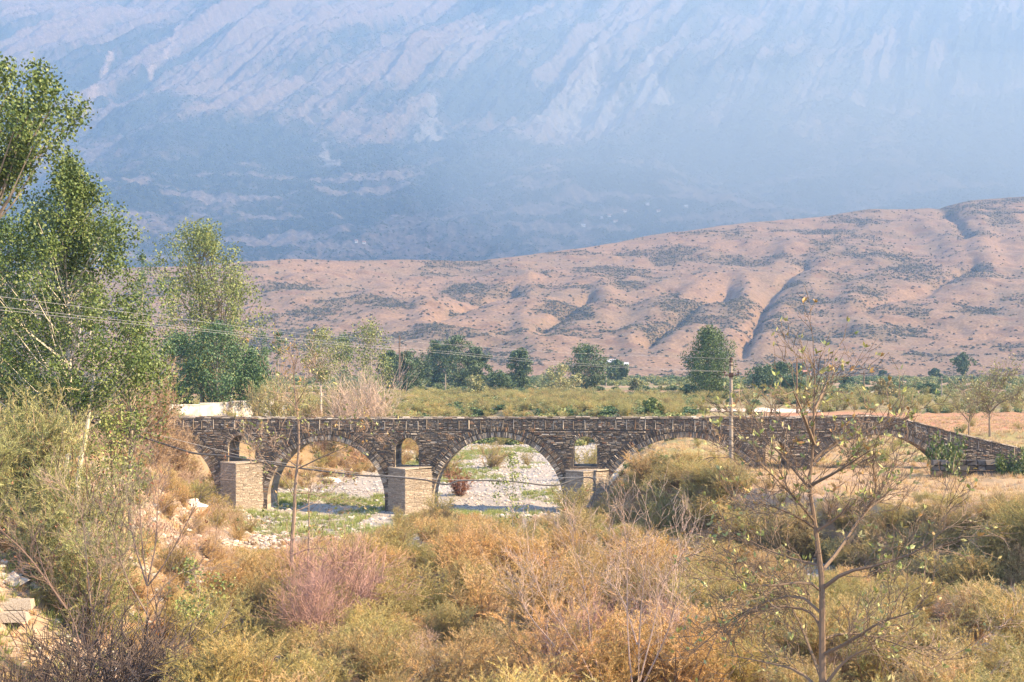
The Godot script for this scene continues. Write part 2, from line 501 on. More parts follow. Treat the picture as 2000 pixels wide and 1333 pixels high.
func build_bridge() -> void:
	var r := RandomNumberGenerator.new()
	r.seed = 71
	var k := 24.8
	for a in [[295, 975, 133], [637, 977, 117], [972, 983, 128], [1338, 1029, 172], [1715, 1003, 150]]:
		var p := on_bridge(a[0], a[1])
		ARCHES.append([p.x, p.y, a[2] / k])
	for w in [[446, 499, 904, 851], [772, 818, 914, 856], [1120, 1166, 912, 853], [1494, 1535, 928, 862]]:
		var p := on_bridge(w[0], w[2])
		var q := on_bridge(w[1], w[3])
		WINDOWS.append([p.x, q.x, p.y, q.y])
	for t in [[120, 812], [330, 815], [600, 817], [1000, 816], [1400, 816], [1600, 815], [1690, 812], [1718, 812], [1762, 817], [1830, 834], [1880, 848], [1940, 862], [2000, 876], [2100, 900], [2250, 925]]:
		var p := on_bridge(t[0], t[1])
		TOPS.append([p.x, p.y])
	var base := -8.2
	var bridge := thing("stone_bridge", Vector3(0, 0, -112), "long old stone bridge with round arches across the dry riverbed", "bridge")
	bridge.rotation.y = -deg_to_rad(TURN)
	var mat := paint(.92)
	mat.albedo_texture = grain(72, 0.03, Color(.62, .60, .57), Color(1, 1, 1))
	mat.uv1_triplanar = true
	mat.uv1_scale = Vector3(1.1, 1.1, 1.1)
	mat.normal_enabled = true
	mat.normal_texture = bumps(73, 0.04, 8.0)
	M.stone = mat
	# the body behind the facing: one outline for each arch, cut at the middle of the flood openings
	var cuts := [TOPS[0][0]]
	for w in WINDOWS: cuts.append((w[0] + w[1]) / 2)
	cuts.append(TOPS[-1][0])
	var core := Shape.new()
	var mortar := Color(.155, .132, .11)
	var deck_drop := 0.0
	for s in 5:
		var line := PackedVector2Array()
		var keep := []                    # whether the edge after each point gets a wall of its own
		var u0: float = cuts[s]
		var u1: float = cuts[s + 1]
		line.append(Vector2(u0, top_at(u0) - .98)); keep.append(true)
		for t in TOPS:
			if t[0] > u0 + .01 and t[0] < u1 - .01:
				line.append(Vector2(t[0], t[1] - .98)); keep.append(true)
		line.append(Vector2(u1, top_at(u1) - .98)); keep.append(false)
		if s < 4:
			var w: Array = WINDOWS[s]
			var half: float = (w[1] - w[0]) / 2
			for i in 9:
				var a := PI / 2 + PI / 2 * i / 8.0
				line.append(Vector2(u1 + cos(a) * half, w[3] - half + sin(a) * half)); keep.append(true)
			line.append(Vector2(w[0], w[2])); keep.append(true)
			line.append(Vector2(u1, w[2])); keep.append(false)
		line.append(Vector2(u1, base)); keep.append(false)
		var ar: Array = ARCHES[s]
		var end: float = minf(u1 - .3, ar[0] + ar[2])
		line.append(Vector2(end, base)); keep.append(true)
		for i in 41:
			var a := PI * i / 40.0
			var p := Vector2(ar[0] + cos(a) * ar[2], ar[1] + sin(a) * ar[2])
			if p.x < u0 + .3 or p.x > u1 - .3: continue
			line.append(p); keep.append(true)
		line.append(Vector2(maxf(u0 + .3, ar[0] - ar[2]), base)); keep.append(false)
		line.append(Vector2(u0, base)); keep.append(false)
		if s > 0:
			var w: Array = WINDOWS[s - 1]
			var half: float = (w[1] - w[0]) / 2
			line.append(Vector2(u0, w[2])); keep.append(true)
			line.append(Vector2(w[1], w[2])); keep.append(true)
			for i in 9:
				var a := PI / 2 * i / 8.0
				line.append(Vector2(u0 + cos(a) * half, w[3] - half + sin(a) * half)); keep.append(i < 8)
		var tris := Geometry2D.triangulate_polygon(line)
		for i in range(0, tris.size(), 3):
			for zz in [0.0, -DEEP]:
				core.tri(Vector3(line[tris[i]].x, line[tris[i]].y, zz), Vector3(line[tris[i + 1]].x, line[tris[i + 1]].y, zz), Vector3(line[tris[i + 2]].x, line[tris[i + 2]].y, zz), mortar)
		for i in line.size():
			if not keep[i]: continue
			var a := line[i]
			var b := line[(i + 1) % line.size()]
			# soffits and jambs in courses that run through the bridge
			var steps := maxi(1, int(a.distance_to(b) / .2))
			for q in steps:
				var c0 := a.lerp(b, q / float(steps))
				var c1 := a.lerp(b, (q + 1) / float(steps))
				core.quad(Vector3(c0.x, c0.y, 0), Vector3(c1.x, c1.y, 0), Vector3(c1.x, c1.y, -DEEP), Vector3(c0.x, c0.y, -DEEP), stone_tone(r, .15))
	put(core.done(mat), "masonry_core", bridge)
	for side in [0.0, -DEEP + .4]:
		var wall := Shape.new()
		for i in TOPS.size() - 1:
			var a := Vector3(TOPS[i][0], TOPS[i][1] - .1, side)
			var b := Vector3(TOPS[i + 1][0], TOPS[i + 1][1] - .1, side)
			var down := Vector3(0, -.92, 0)
			var back := Vector3(0, 0, -.4)
			wall.quad(a, b, b + down, a + down, mortar)
			wall.quad(a + back, b + back, b + back + down, a + back + down, mortar)
			wall.quad(a, b, b + back, a + back, mortar)
		put(wall.done(mat), "parapet_wall", bridge)
	# facing stones in thin courses
	var large := []
	var rest := Shape.new()
	var v := -7.4
	var vmax := 1.5
	while v < vmax:
		var hgt := r.randf_range(.06, .135)
		var u: float = cuts[0] + r.randf() * .3
		while u < cuts[5] - .5:
			var len := r.randf_range(.14, .46) * (1.5 if hgt > .115 else 1.0)
			var mid := u + len / 2
			var top := top_at(mid) - 1.0
			if v + hgt < top and v > land_under_bridge(mid) - .4:
				var ok := true
				for q in [[u, v], [u + len, v], [u, v + hgt], [u + len, v + hgt], [mid, v]]:
					if not free_of_openings(q[0], q[1], .88): ok = false
				if ok:
					var rec := [Vector3(u + .014, v + .012, -.02), len - .028, hgt - .024, r.randf_range(.03, .11), r.randf()]
					if len * hgt > .058 and large.size() < 300 and rec[4] < .8: large.append(rec)
					else: rest.block(rec[0], Vector3(rec[1], r.randf_range(-.012, .012), 0), Vector3(0, rec[2], 0), Vector3(0, 0, rec[3]), stone_tone(r), .02, r)
			u += len
		v += hgt
	# the parapet: short runs of courses between upright slabs
	var uprights := []
	var pu: float = cuts[0]
	while pu < cuts[5] - .6:
		var span := r.randf_range(.62, .98)
		uprights.append(pu)
		var pv := -1.0
		while pv < -.1:
			var hgt := minf(r.randf_range(.055, .13), -.09 - pv)
			if hgt < .04: break
			var u := pu + .09
			while u < pu + span - .02:
				var len := minf(r.randf_range(.14, .42), pu + span - u)
				if len < .06: break
				rest.block(Vector3(u + .008, top_at(u) + pv + .01, -.02), Vector3(len - .022, top_at(u + len) - top_at(u), 0), Vector3(0, hgt - .02, 0), Vector3(0, 0, r.randf_range(.02, .10)), stone_tone(r, .08), .02, r)
				u += len
			pv += hgt
		pu += span
	# cutwaters: pointed piers with their own small facing
	var waters := []
	for q in [[430, 472, 516, 905, 1.75], [757, 795, 846, 916, 1.75], [1103, 1136, 1190, 921, 1.7]]:
		var a := on_bridge(q[0], q[3])
		var b := on_bridge(q[2], q[3])
		var m := on_bridge(q[1], q[3])
		waters.append([a.x, m.x, b.x, a.y, q[4]])
	var second := Shape.new()
	for w in waters:
		var lo := -8.0
		var body := Shape.new()
		var tip := Vector3(lerpf(w[1], (w[0] + w[2]) / 2, .4), 0, w[4])
		var pa := Vector3(w[0], 0, -.05)
		var pb := Vector3(w[2], 0, -.05)
		var up: float = w[3]
		body.quad(pa + Vector3.UP * lo, tip + Vector3.UP * lo, tip + Vector3.UP * up, pa + Vector3.UP * up, Color(.36, .305, .25))
		body.quad(tip + Vector3.UP * lo, pb + Vector3.UP * lo, pb + Vector3.UP * up, tip + Vector3.UP * up, Color(.36, .305, .25))
		body.tri(pa + Vector3.UP * up, tip + Vector3.UP * up, pb + Vector3.UP * (up + .12), Color(.40, .34, .28))
		var cw := put(body.done(mat), "cutwater", bridge)
		var face := Shape.new()
		for side in [[pa, tip], [tip, pb]]:
			var along: Vector3 = (side[1] - side[0])
			var wide := along.length()
			along = along.normalized()
			var out := along.cross(Vector3.UP).normalized()
			if out.z < 0: out = -out
			var fv := -7.4
			while fv < up - .02:
				var hgt := minf(r.randf_range(.05, .13), up - fv)
				if hgt < .03: break
				var fu := 0.0
				while fu < wide - .03:
					var len := minf(r.randf_range(.1, .48), wide - fu)
					var o: Vector3 = side[0] + along * (fu + .006) + Vector3.UP * (fv + .006) - out * .02
					face.block(o, along * (len - .018), Vector3.UP * (hgt - .016), out * r.randf_range(.03, .06), stone_tone(r, r.randf_range(.3, .95)), .015, r)
					fu += len
				fv += hgt
		var fm := put(face.done(mat), "cutwater_stonework", cw)
		fm.set_meta("kind", "stuff")
		# flat slabs cap it, the front one pointed
		var rise := Vector3.UP * .09
		var foot := Vector3.UP * (up + .02)
		var la := pa + foot + Vector3(-.05, 0, 0)
		var lb := pb + foot + Vector3(.05, .1, 0)
		var lt := tip + foot + Vector3(0, 0, .07)
		for cut in [[0.0, .48, "slab"], [.50, 1.0, "slab"]]:
			var slab := Shape.new()
			var a0 := la.lerp(lt, cut[0])
			var a1 := la.lerp(lt, cut[1])
			var b0 := lb.lerp(lt, cut[0])
			var b1 := lb.lerp(lt, cut[1])
			var sc := stone_tone(r, .7)
			slab.quad(a0 + rise, b0 + rise, b1 + rise, a1 + rise, sc)
			slab.quad(a0, a1, a1 + rise, a0 + rise, sc)
			slab.quad(b0, b1, b1 + rise, b0 + rise, sc)
			put(slab.done(mat), "slab", cw)
	# arch rings: the voussoirs, then an outer ring of thin slabs
	var wedges := []
	var ring_rest := Shape.new()
	for n in 5:
		var ar: Array = ARCHES[n]
		for ring in 2:
			var rad: float = ar[2] if ring == 0 else ar[2] + .47
			var a := .0
			while a < PI:
				var thick := r.randf_range(.075, .13) if ring == 0 else r.randf_range(.05, .11)
				var len := r.randf_range(.40, .46) if ring == 0 else r.randf_range(.3, .46)
				var step := thick / rad
				var am := a + step / 2
				var mid := Vector2(ar[0] + cos(am) * (rad + .2), ar[1] + sin(am) * (rad + .2))
				if mid.y > land_under_bridge(mid.x) - .3 and mid.x > cuts[0] and mid.x < cuts[5] and free_of_openings(mid.x, mid.y, -.1) and mid.y < top_at(mid.x) - .8:
					var e := Vector3(cos(am), sin(am), 0)
					var tng := Vector3(-e.y, e.x, 0)
					var o := Vector3(ar[0], ar[1], 0) + e * (rad + .005) - tng * (thick / 2 - .008) + Vector3(0, 0, -.05)
					var proud := r.randf_range(.075, .10) if ring == 0 else r.randf_range(.09, .15)
					if ring == 0 and n > 0 and wedges.size() < 300: wedges.append([o, tng * (thick - .016), e * len, proud])
					elif ring == 0: ring_rest.block(o, tng * (thick - .016), e * len, Vector3(0, 0, proud), stone_tone(r, .1), .014, r)
					else: second.block(o, tng * (thick - .016), e * len, Vector3(0, 0, proud), stone_tone(r, .05), .02, r)
				a += step
	for w in WINDOWS:
		var mid: float = (w[0] + w[1]) / 2
		var half: float = (w[1] - w[0]) / 2
		var a := 0.0
		while a < PI:
			var step := r.randf_range(.08, .13) / half
			var e := Vector3(cos(a + step / 2), sin(a + step / 2), 0)
			var tng := Vector3(-e.y, e.x, 0)
			var thick := step * half
			second.block(Vector3(mid, w[3] - half, -.04) + e * (half + .005) - tng * (thick / 2 - .006), tng * (thick - .012), e * r.randf_range(.24, .36), Vector3(0, 0, r.randf_range(.08, .12)), stone_tone(r, .1), .014, r)
			a += step
	# every piece that can be picked apart is a mesh of its own, from a few shared shapes and tones
	var shapes := []
	for i in 8:
		var sh := Shape.new()
		sh.block(Vector3.ZERO, Vector3.RIGHT, Vector3.UP, Vector3.BACK, Color.WHITE, .07, r)
		shapes.append(sh.done(mat))
	var tones := []
	for i in 14:
		var tm: StandardMaterial3D = mat.duplicate()
		tm.vertex_color_use_as_albedo = false
		var tc := stone_tone(r, .05)
		tm.albedo_color = lin(tc.r, tc.g, tc.b)
		tones.append(tm)
	for rec in large:
		var o := put(shapes[r.randi() % 8], "stone", bridge, tones[r.randi() % 14])
		o.transform = Transform3D(Basis(Vector3(rec[1], r.randf_range(-.01, .01), 0), Vector3(0, rec[2], 0), Vector3(0, 0, rec[3])), rec[0])
	for rec in wedges:
		var o := put(shapes[r.randi() % 8], "voussoir", bridge, tones[r.randi() % 14])
		o.transform = Transform3D(Basis(rec[1], rec[2], Vector3(0, 0, rec[3])), rec[0])
	for u in uprights:
		var o := put(shapes[r.randi() % 8], "parapet_upright", bridge, tones[r.randi() % 14])
		o.transform = Transform3D(Basis(Vector3(r.randf_range(.06, .085), 0, 0), Vector3(r.randf_range(-.03, .03), r.randf_range(.72, .9), 0), Vector3(0, 0, r.randf_range(.07, .12))), Vector3(u, top_at(u) - .98, -.02))
	var cu: float = cuts[0]
	while cu < cuts[5] - .7:
		var len := r.randf_range(.35, .85)
		for row in 2:
			var o := put(shapes[r.randi() % 8], "coping_stone", bridge, tones[r.randi() % 14])
			var z0 := -.38 if row == 0 else -DEEP - .05
			var y0 := top_at(cu) - .1 + r.randf_range(-.012, .02)
			o.transform = Transform3D(Basis(Vector3(len - .02, top_at(cu + len) - top_at(cu), 0), Vector3(0, 0, .46), Vector3(0, r.randf_range(.07, .11), 0)), Vector3(cu, y0, z0))
		cu += len
	for part in [[rest, "facing_stonework"], [second, "arch_stonework"], [ring_rest, "ring_stonework"]]:
		var o := put(part[0].done(mat), part[1], bridge)
		o.set_meta("kind", "stuff")

func land_under_bridge(u: float) -> float:
	var t := deg_to_rad(TURN)
	return land(u * cos(t), -112.0 + u * sin(t))

# ------------------------------------------------------------------ plants
func rand_dir(r: RandomNumberGenerator) -> Vector3:
	var z := r.randf_range(-1, 1)
	var a := r.randf() * TAU
	var q := sqrt(1.0 - z * z)
	return Vector3(q * cos(a), z, q * sin(a))

func pick(r: RandomNumberGenerator, cols: Array) -> Color:
	var c: Color = cols[r.randi() % cols.size()]
	return c * r.randf_range(.78, 1.22)

func leaf(sh: Shape, r: RandomNumberGenerator, p: Vector3, size: float, col: Color) -> void:
	var a := rand_dir(r)
	var b := a.cross(rand_dir(r)).normalized()
	a *= size * .5
	b *= size * .36
	sh.quad(p - a, p + b - a * .15, p + a, p - b - a * .15, col)

func feather_bush(s: int, h: float, w: float, stems: int, plumes: int, blades: int, cols: Array, blade := .17, wide := .022) -> ArrayMesh:
	# tamarisk and its like: arching stems with feathery sprays
	var r := RandomNumberGenerator.new()
	r.seed = s
	var sh := Shape.new()
	for i in stems:
		var a := r.randf() * TAU
		var out := Vector3(cos(a), 0, sin(a))
		var reach := w * sqrt(r.randf()) * .85
		var tall := h * r.randf_range(.62, 1.0) * (1.0 - .35 * pow(reach / w, 2.0))
		var p0 := out * r.randf() * w * .22
		var pts := PackedVector3Array()
		var rad := PackedFloat32Array()
		for k in 6:
			var t := k / 5.0
			pts.append(p0 + out * reach * pow(t, 1.5) + Vector3.UP * tall * (t * 1.12 - .12 * t * t * t) + rand_dir(r) * .05 * h * t)
			rad.append(lerpf(.022, .005, t) * h / 2.5)
		sh.tube(pts, rad, 3, Color(.20, .13, .085) * r.randf_range(.8, 1.3))
		var family := pick(r, cols)
		for q in plumes:
			var t := r.randf_range(.05, 1.0)
			var f := t * 5.0
			var at0 := pts[mini(int(f), 4)].lerp(pts[mini(int(f) + 1, 5)], f - floorf(f)) if f < 5.0 else pts[5]
			var dir := (out * r.randf_range(-.2, .7) + Vector3.UP * r.randf_range(.5, 1.2) + rand_dir(r) * .75).normalized()
			var len := h * r.randf_range(.12, .26)
			var col := mix3(family, pick(r, cols), .5)
			for b in blades:
				var u := r.randf()
				var p := at0 + dir * len * u + Vector3.DOWN * len * .15 * u * u
				var bd := (dir * .9 + rand_dir(r) * .8 + Vector3.UP * .15).normalized()
				var side := bd.cross(rand_dir(r)).normalized() * wide * .5 * h / 2.5
				var ln := blade * r.randf_range(.6, 1.3) * h / 2.5
				sh.tri(p - side, p + side, p + bd * ln, col * r.randf_range(.8, 1.2))
	return sh.done(M.leaf)

func leaf_ball(s: int, n: int, size: float, cols: Array) -> ArrayMesh:
	# a leafy shrub about one metre in half width and height, lumpy
	var r := RandomNumberGenerator.new()
	r.seed = s
	var sh := Shape.new()
	var lumps := []
	for i in 9:
		var p := rand_dir(r) * r.randf_range(.2, .68)
		lumps.append(Vector3(p.x, absf(p.y) * 1.15 + .12, p.z))
	for i in n:
		var c: Vector3 = lumps[r.randi() % 9]
		var p := c + rand_dir(r) * .36 * pow(r.randf(), .35)
		if p.y < .0: p.y = -p.y
		leaf(sh, r, p, size * r.randf_range(.7, 1.3), pick(r, cols))
	return sh.done(M.leaf)

func tuft(s: int, n: int, h: float, cols: Array) -> ArrayMesh:
	var r := RandomNumberGenerator.new()
	r.seed = s
	var sh := Shape.new()
	for i in n:
		var a := r.randf() * TAU
		var p := Vector3(cos(a), 0, sin(a)) * r.randf() * h * .5
		var d := (Vector3.UP + Vector3(cos(a), 0, sin(a)) * r.randf_range(.0, .8) + rand_dir(r) * .25).normalized() * h * r.randf_range(.5, 1.1)
		var side := d.cross(rand_dir(r)).normalized() * h * .03
		sh.tri(p - side, p + side, p + d, pick(r, cols))
	return sh.done(M.leaf)

func branch(sh: Shape, r: RandomNumberGenerator, p: Vector3, dir: Vector3, len: float, rad: float, depth: int, spec: Dictionary, tips: Array) -> void:
	var pts := PackedVector3Array([p])
	var rr := PackedFloat32Array([rad])
	var q := p
	var d := dir
	var n := 4 if depth > 0 else 3
	for i in n:
		d = (d + rand_dir(r) * spec.wander + Vector3.UP * spec.up * .25).normalized()
		q += d * len / n
		pts.append(q)
		rr.append(lerpf(rad, rad * .45, (i + 1) / float(n)))
	sh.tube(pts, rr, 5 if rad > .03 else 3, spec.col * r.randf_range(.8, 1.2))
	if depth == 0:
		tips.append([q, d])
		return
	var kids: int = spec.kids
	for i in kids:
		var t := r.randf_range(.25, 1.0) if i < kids - 1 else 1.0
		var f := t * n
		var at0 := pts[n] if f >= n else pts[int(f)].lerp(pts[int(f) + 1], f - floorf(f))
		var away := rand_dir(r)
		away = (away - d * away.dot(d)).normalized()
		var kd: Vector3 = (d + away * spec.spread * r.randf_range(.6, 1.2) + Vector3.UP * spec.up * .5).normalized()
		branch(sh, r, at0, kd, len * r.randf_range(.5, .8), maxf(rad * .5 * (1.1 - t * .4), spec.thin), depth - 1, spec, tips)

func bare_bush(s: int, h: float, spread: float, stems: int, depth: int, kids: int, col: Color, rad := .02, thin := .006, foliage := {}) -> ArrayMesh:
	var r := RandomNumberGenerator.new()
	r.seed = s
	var sh := Shape.new()
	var tips := []
	var spec := {"wander": .24, "up": .22, "spread": .8, "kids": kids, "col": col, "thin": thin}
	for i in stems:
		var a := r.randf() * TAU
		var lean := spread * sqrt(r.randf())
		var dir := (Vector3.UP + Vector3(cos(a), 0, sin(a)) * lean).normalized()
		branch(sh, r, Vector3(cos(a), 0, sin(a)) * .1 * h * r.randf(), dir, h * r.randf_range(.42, .62), rad * r.randf_range(.7, 1.1), depth, spec, tips)
	if foliage:
		for t in tips:
			if r.randf() < foliage.share:
				for k in foliage.n: leaf(sh, r, t[0] + rand_dir(r) * foliage.reach * r.randf(), foliage.size * r.randf_range(.7, 1.3), pick(r, foliage.cols))
	return sh.done(M.bark)

func profile(kind: String, t: float) -> float:
	match kind:
		"poplar": return pow(maxf(0.0, sin(PI * pow(t, .8))), .6)
		"cone": return pow(maxf(0.0, sin(PI * pow(t, .55))), .75)
		"vase": return pow(maxf(0.0, sin(PI * pow(t, 1.35))), .65)
	return sqrt(maxf(0.0, 1.0 - pow(2.0 * t - 1.0, 2.0)))

func leafy_tree(called: String, where: Vector3, o: Dictionary, label: String, category := "tree", group := "") -> Node3D:
	# o: h, wide (half width of the crown), low (share of the height where the crown begins), kind, clumps, per (leaves in each), leaf, cols, seed
	var r := RandomNumberGenerator.new()
	r.seed = o.seed
	var root := thing(called, where, label, category, group)
	var h: float = o.h
	var wood := Shape.new()
	var crown := Shape.new()
	var lobes := noise(o.seed + 5, 1.6 / o.wide, 2)
	var rad: float = o.get("rad", h * .014)
	var bark: Color = o.get("bark", Color(.30, .26, .21))
	var trunks := []
	for k in o.get("trunks", 1):
		var pts := PackedVector3Array()
		var rr := PackedFloat32Array()
		var lean: Vector3 = Vector3(r.randf_range(-1, 1), 0, r.randf_range(-1, 1)) * o.wide * (.1 if k == 0 else .2)
		for i in 8:
			var t := i / 7.0
			pts.append(Vector3(0, h * (.88 if k == 0 else .55) * t - .3, 0) + lean * t + Vector3(r.randf_range(-1, 1), 0, r.randf_range(-1, 1)) * h * .008 + (Vector3(1, 0, .5) * k * rad * 3.0))
			rr.append(lerpf(rad, rad * .18, t))
		wood.tube(pts, rr, 7, bark)
		trunks.append(pts)
	var y0: float = h * o.low
	for i in o.clumps:
		var t := r.randf()
		var y := lerpf(y0, h, t)
		var a := r.randf() * TAU
		var wide: float = o.wide * profile(o.kind, t)
		var e := Vector3(cos(a), 0, sin(a))
		wide *= clampf(1.0 + 1.1 * lobes.get_noise_3d(e.x * o.wide, y, e.z * o.wide), .35, 1.4)
		var c := Vector3(0, y, 0) + e * wide * pow(r.randf(), .45)
		var tp: PackedVector3Array = trunks[i % trunks.size()]
		var f := clampf((y - wide * .55) / (h * .93), .08, .93) * 7.0
		var from := tp[int(f)].lerp(tp[mini(int(f) + 1, 7)], f - floorf(f))
		if i % int(o.get("limb_every", 1)) == 0:
			var mid := from.lerp(c, .55) + Vector3.DOWN * wide * .08
			wood.tube(PackedVector3Array([from, mid, c]), PackedFloat32Array([rad * .3 * (1.1 - t), rad * .17, rad * .06]), 3, bark * .9)
		var spread: float = o.get("clump", o.wide * .28)
		var base_col := pick(r, o.cols)
		for k in o.per:
			var g := rand_dir(r) * pow(r.randf(), .5)
			g.y *= o.get("tall", 1.0)
			var p := c + g * spread
			if p.y < 0.05: continue
			leaf(crown, r, p, o.leaf * r.randf_range(.65, 1.25), mix3(base_col, pick(r, o.cols), .55))
	put(wood.done(M.bark), "trunk", root)
	put(crown.done(M.leaf), "crown", root)
	return root

func far_tree(called: String, px: float, d: float, top: float, half: float, label: String, o: Dictionary) -> Node3D:
	var p := stand(px, d)
	var k := d / F
	var q := {"h": at(px, top, d).y - p.y, "wide": half * k, "low": .12, "kind": "oval", "clumps": 60, "per": 55, "leaf": maxf(.12, d * .0013), "cols": M.far_green, "seed": int(px) + int(top), "limb_every": 2}
	q.merge(o, true)
	return leafy_tree(called, p, q, label, o.get("category", "tree"), o.get("group", ""))

func polyline(list: Array, d: float, drift: float, r: RandomNumberGenerator, origin: Vector3) -> PackedVector3Array:
	var pts := PackedVector3Array()
	var n := list.size()
	for i in n:
		pts.append(at(list[i][0], list[i][1], d + drift * i / maxf(1.0, n - 1)) - origin)
	# rounded by one pass of corner cutting
	var out := PackedVector3Array([pts[0]])
	for i in n - 1:
		if i > 0: out.append(pts[i].lerp(pts[i + 1], .25))
		if i < n - 2: out.append(pts[i].lerp(pts[i + 1], .75))
	out.append(pts[n - 1])
	return out

func limbed_tree(called: String, d: float, trunk: Array, limbs: Array, o: Dictionary, label: String) -> void:
	# a thin tree whose main limbs follow given lines; twigs and a few leaves grow from them
	var r := RandomNumberGenerator.new()
	r.seed = o.seed
	var foot := at(trunk[0][0], trunk[0][1], d)
	var ground := land(foot.x, foot.z)
	var root := thing(called, Vector3(foot.x, ground, foot.z), label, "tree")
	var wood := Shape.new()
	var leaves := Shape.new()
	var pts := polyline(trunk, d, 0.0, r, root.position)
	if pts[0].y > .2: pts.insert(0, Vector3(pts[0].x * .5, -.3, pts[0].z * .5))
	var rr := PackedFloat32Array()
	for i in pts.size(): rr.append(lerpf(o.rad, o.rad * .12, pow(i / float(pts.size() - 1), .9)))
	wood.tube(pts, rr, 7, o.bark)
	var tips := []
	var spec := {"wander": .2, "up": .12, "spread": .75, "kids": o.get("kids", 3), "col": o.bark, "thin": o.get("thin", .005)}
	var arms := [[pts, o.rad * .35, true]]
	var sway := 1.0
	for l in limbs:
		sway = -sway
		var lp := polyline(l, d, sway * r.randf_range(.4, 1.6), r, root.position)
		var lr := PackedFloat32Array()
		var r0: float = o.rad * o.get("limb", .32) * r.randf_range(.8, 1.2)
		for i in lp.size(): lr.append(lerpf(r0, r0 * .22, i / float(lp.size() - 1)))
		wood.tube(lp, lr, 5, o.bark * r.randf_range(.85, 1.15))
		arms.append([lp, r0 * .5, false])
	for a in arms:
		var lp: PackedVector3Array = a[0]
		var count: int = int(lp.size() * o.get("twigs", 2.0) * (o.get("top", .45) if a[2] else 1.0))
		for i in count:
			var t := r.randf_range(.55 if a[2] else .12, 1.0) * (lp.size() - 1)
			if i == 0: t = lp.size() - 1.001
			var k := mini(int(t), lp.size() - 2)
			var dir := (lp[k + 1] - lp[k]).normalized()
			var away := rand_dir(r)
			var td := (dir + away * .8 + Vector3.UP * .2).normalized()
			branch(wood, r, lp[k].lerp(lp[k + 1], t - k), td, o.twig * r.randf_range(.5, 1.2), maxf(a[1] * .35, .007), 2, spec, tips)
	for t in tips:
		if r.randf() < o.leafy:
			var col := pick(r, o.cols)
			for k in 2 + r.randi() % 3:
				var dir: Vector3 = (t[1] * .8 + rand_dir(r) + Vector3.UP * .3).normalized()
				var side: Vector3 = dir.cross(rand_dir(r)).normalized() * o.leaf * .24
				var ln: float = o.leaf * r.randf_range(.7, 1.4)
				var p: Vector3 = t[0] + rand_dir(r) * .02
				leaves.quad(p, p + dir * ln * .5 + side, p + dir * ln, p + dir * ln * .5 - side, mix3(col, pick(r, o.cols), .3))
	put(wood.done(M.bark), "trunk", root)
	put(leaves.done(M.leaf), "foliage", root)

# ------------------------------------------------------------------ materials and palettes of the plants
func palettes() -> void:
	var lm := paint(.52, true, Color.WHITE, .42)
	lm.backlight_enabled = true
	lm.backlight = Color(.5, .5, .42)
	M.leaf = lm
	M.bark = paint(.85)
	M.far_green = [Color(.075, .115, .045), Color(.10, .15, .055), Color(.13, .175, .065)]
	M.poplar = [Color(0.061, 0.098, 0.025), Color(0.090, 0.135, 0.034), Color(0.127, 0.172, 0.047), Color(0.164, 0.205, 0.068), Color(0.074, 0.115, 0.030)]
	M.yellow_poplar = [Color(.17, .20, .055), Color(.22, .245, .075), Color(.13, .17, .05)]  # yellow green leaf colours
	M.locust = [Color(.06, .115, .05), Color(.085, .15, .06), Color(.11, .175, .07)]
	M.olive = [Color(0.267, 0.273, 0.108), Color(0.330, 0.317, 0.139), Color(0.216, 0.235, 0.095), Color(0.381, 0.330, 0.165)]
	M.orange = [Color(0.503, 0.319, 0.127), Color(0.451, 0.301, 0.134), Color(0.540, 0.350, 0.166), Color(0.376, 0.284, 0.114)]
	M.straw = [Color(0.552, 0.407, 0.210), Color(0.503, 0.347, 0.184), Color(0.427, 0.336, 0.147), Color(0.603, 0.429, 0.256)]
	M.tamarisk = [Color(0.388, 0.314, 0.122), Color(0.326, 0.290, 0.117), Color(0.451, 0.332, 0.134), Color(0.289, 0.267, 0.105)]
	M.brown = [Color(0.351, 0.234, 0.137), Color(0.293, 0.195, 0.112), Color(0.410, 0.293, 0.176)]
	M.rust = [Color(0.288, 0.120, 0.068), Color(0.240, 0.104, 0.064), Color(0.336, 0.160, 0.080)]
	M.lime = [Color(0.208, 0.240, 0.064), Color(0.256, 0.272, 0.088), Color(0.160, 0.200, 0.056)]
	M.pale_green = [Color(0.240, 0.280, 0.080), Color(0.280, 0.296, 0.104), Color(0.208, 0.264, 0.072)]

func turned(p: Vector3, s: Vector3, a: float) -> Transform3D:
	return Transform3D(Basis(Vector3.UP, a).scaled_local(s), p)

func row_of(p: Vector3) -> float:
	var q := eye_basis.inverse() * (p - Vector3(0, EYE, 0))
	return 666.5 + q.y / q.z * F
func col_of(p: Vector3) -> float:
	var q := eye_basis.inverse() * (p - Vector3(0, EYE, 0))
	return 1000.0 - q.x / q.z * F

func mass(called: String, label: String, category: String) -> Node3D:
	var o := thing(called, Vector3.ZERO, label, category)
	o.set_meta("kind", "stuff")
	return o

func spread(root: Node3D, called: String, meshes: Array, spots: Array, tints: Array) -> void:
	var by := []
	var cl := []
	for m in meshes:
		by.append([])
		cl.append([])
	for i in spots.size():
		by[i % meshes.size()].append(spots[i])
		cl[i % meshes.size()].append(tints[i])
	for k in meshes.size():
		if by[k].size(): scatter(meshes[k], by[k], cl[k], called, root)

# how high the thicket stands in front of the bridge
const THICKET_TOP := [[-400, 1250], [0, 1245], [60, 1250], [150, 1260], [250, 1215], [400, 1120], [450, 1070], [600, 1045], [735, 1032], [770, 1008], [850, 985], [900, 996], [1000, 1000], [1060, 1004], [1110, 968], [1200, 1000], [1300, 1020], [1450, 1060], [1600, 1095], [1750, 1110], [1900, 1125], [2000, 1130], [2400, 1130]]
const TERRACE_TOP := [[1150, 985], [1195, 930], [1225, 893], [1300, 872], [1400, 880], [1440, 902], [1490, 926], [1600, 942], [1800, 950], [2000, 950], [2400, 950]]

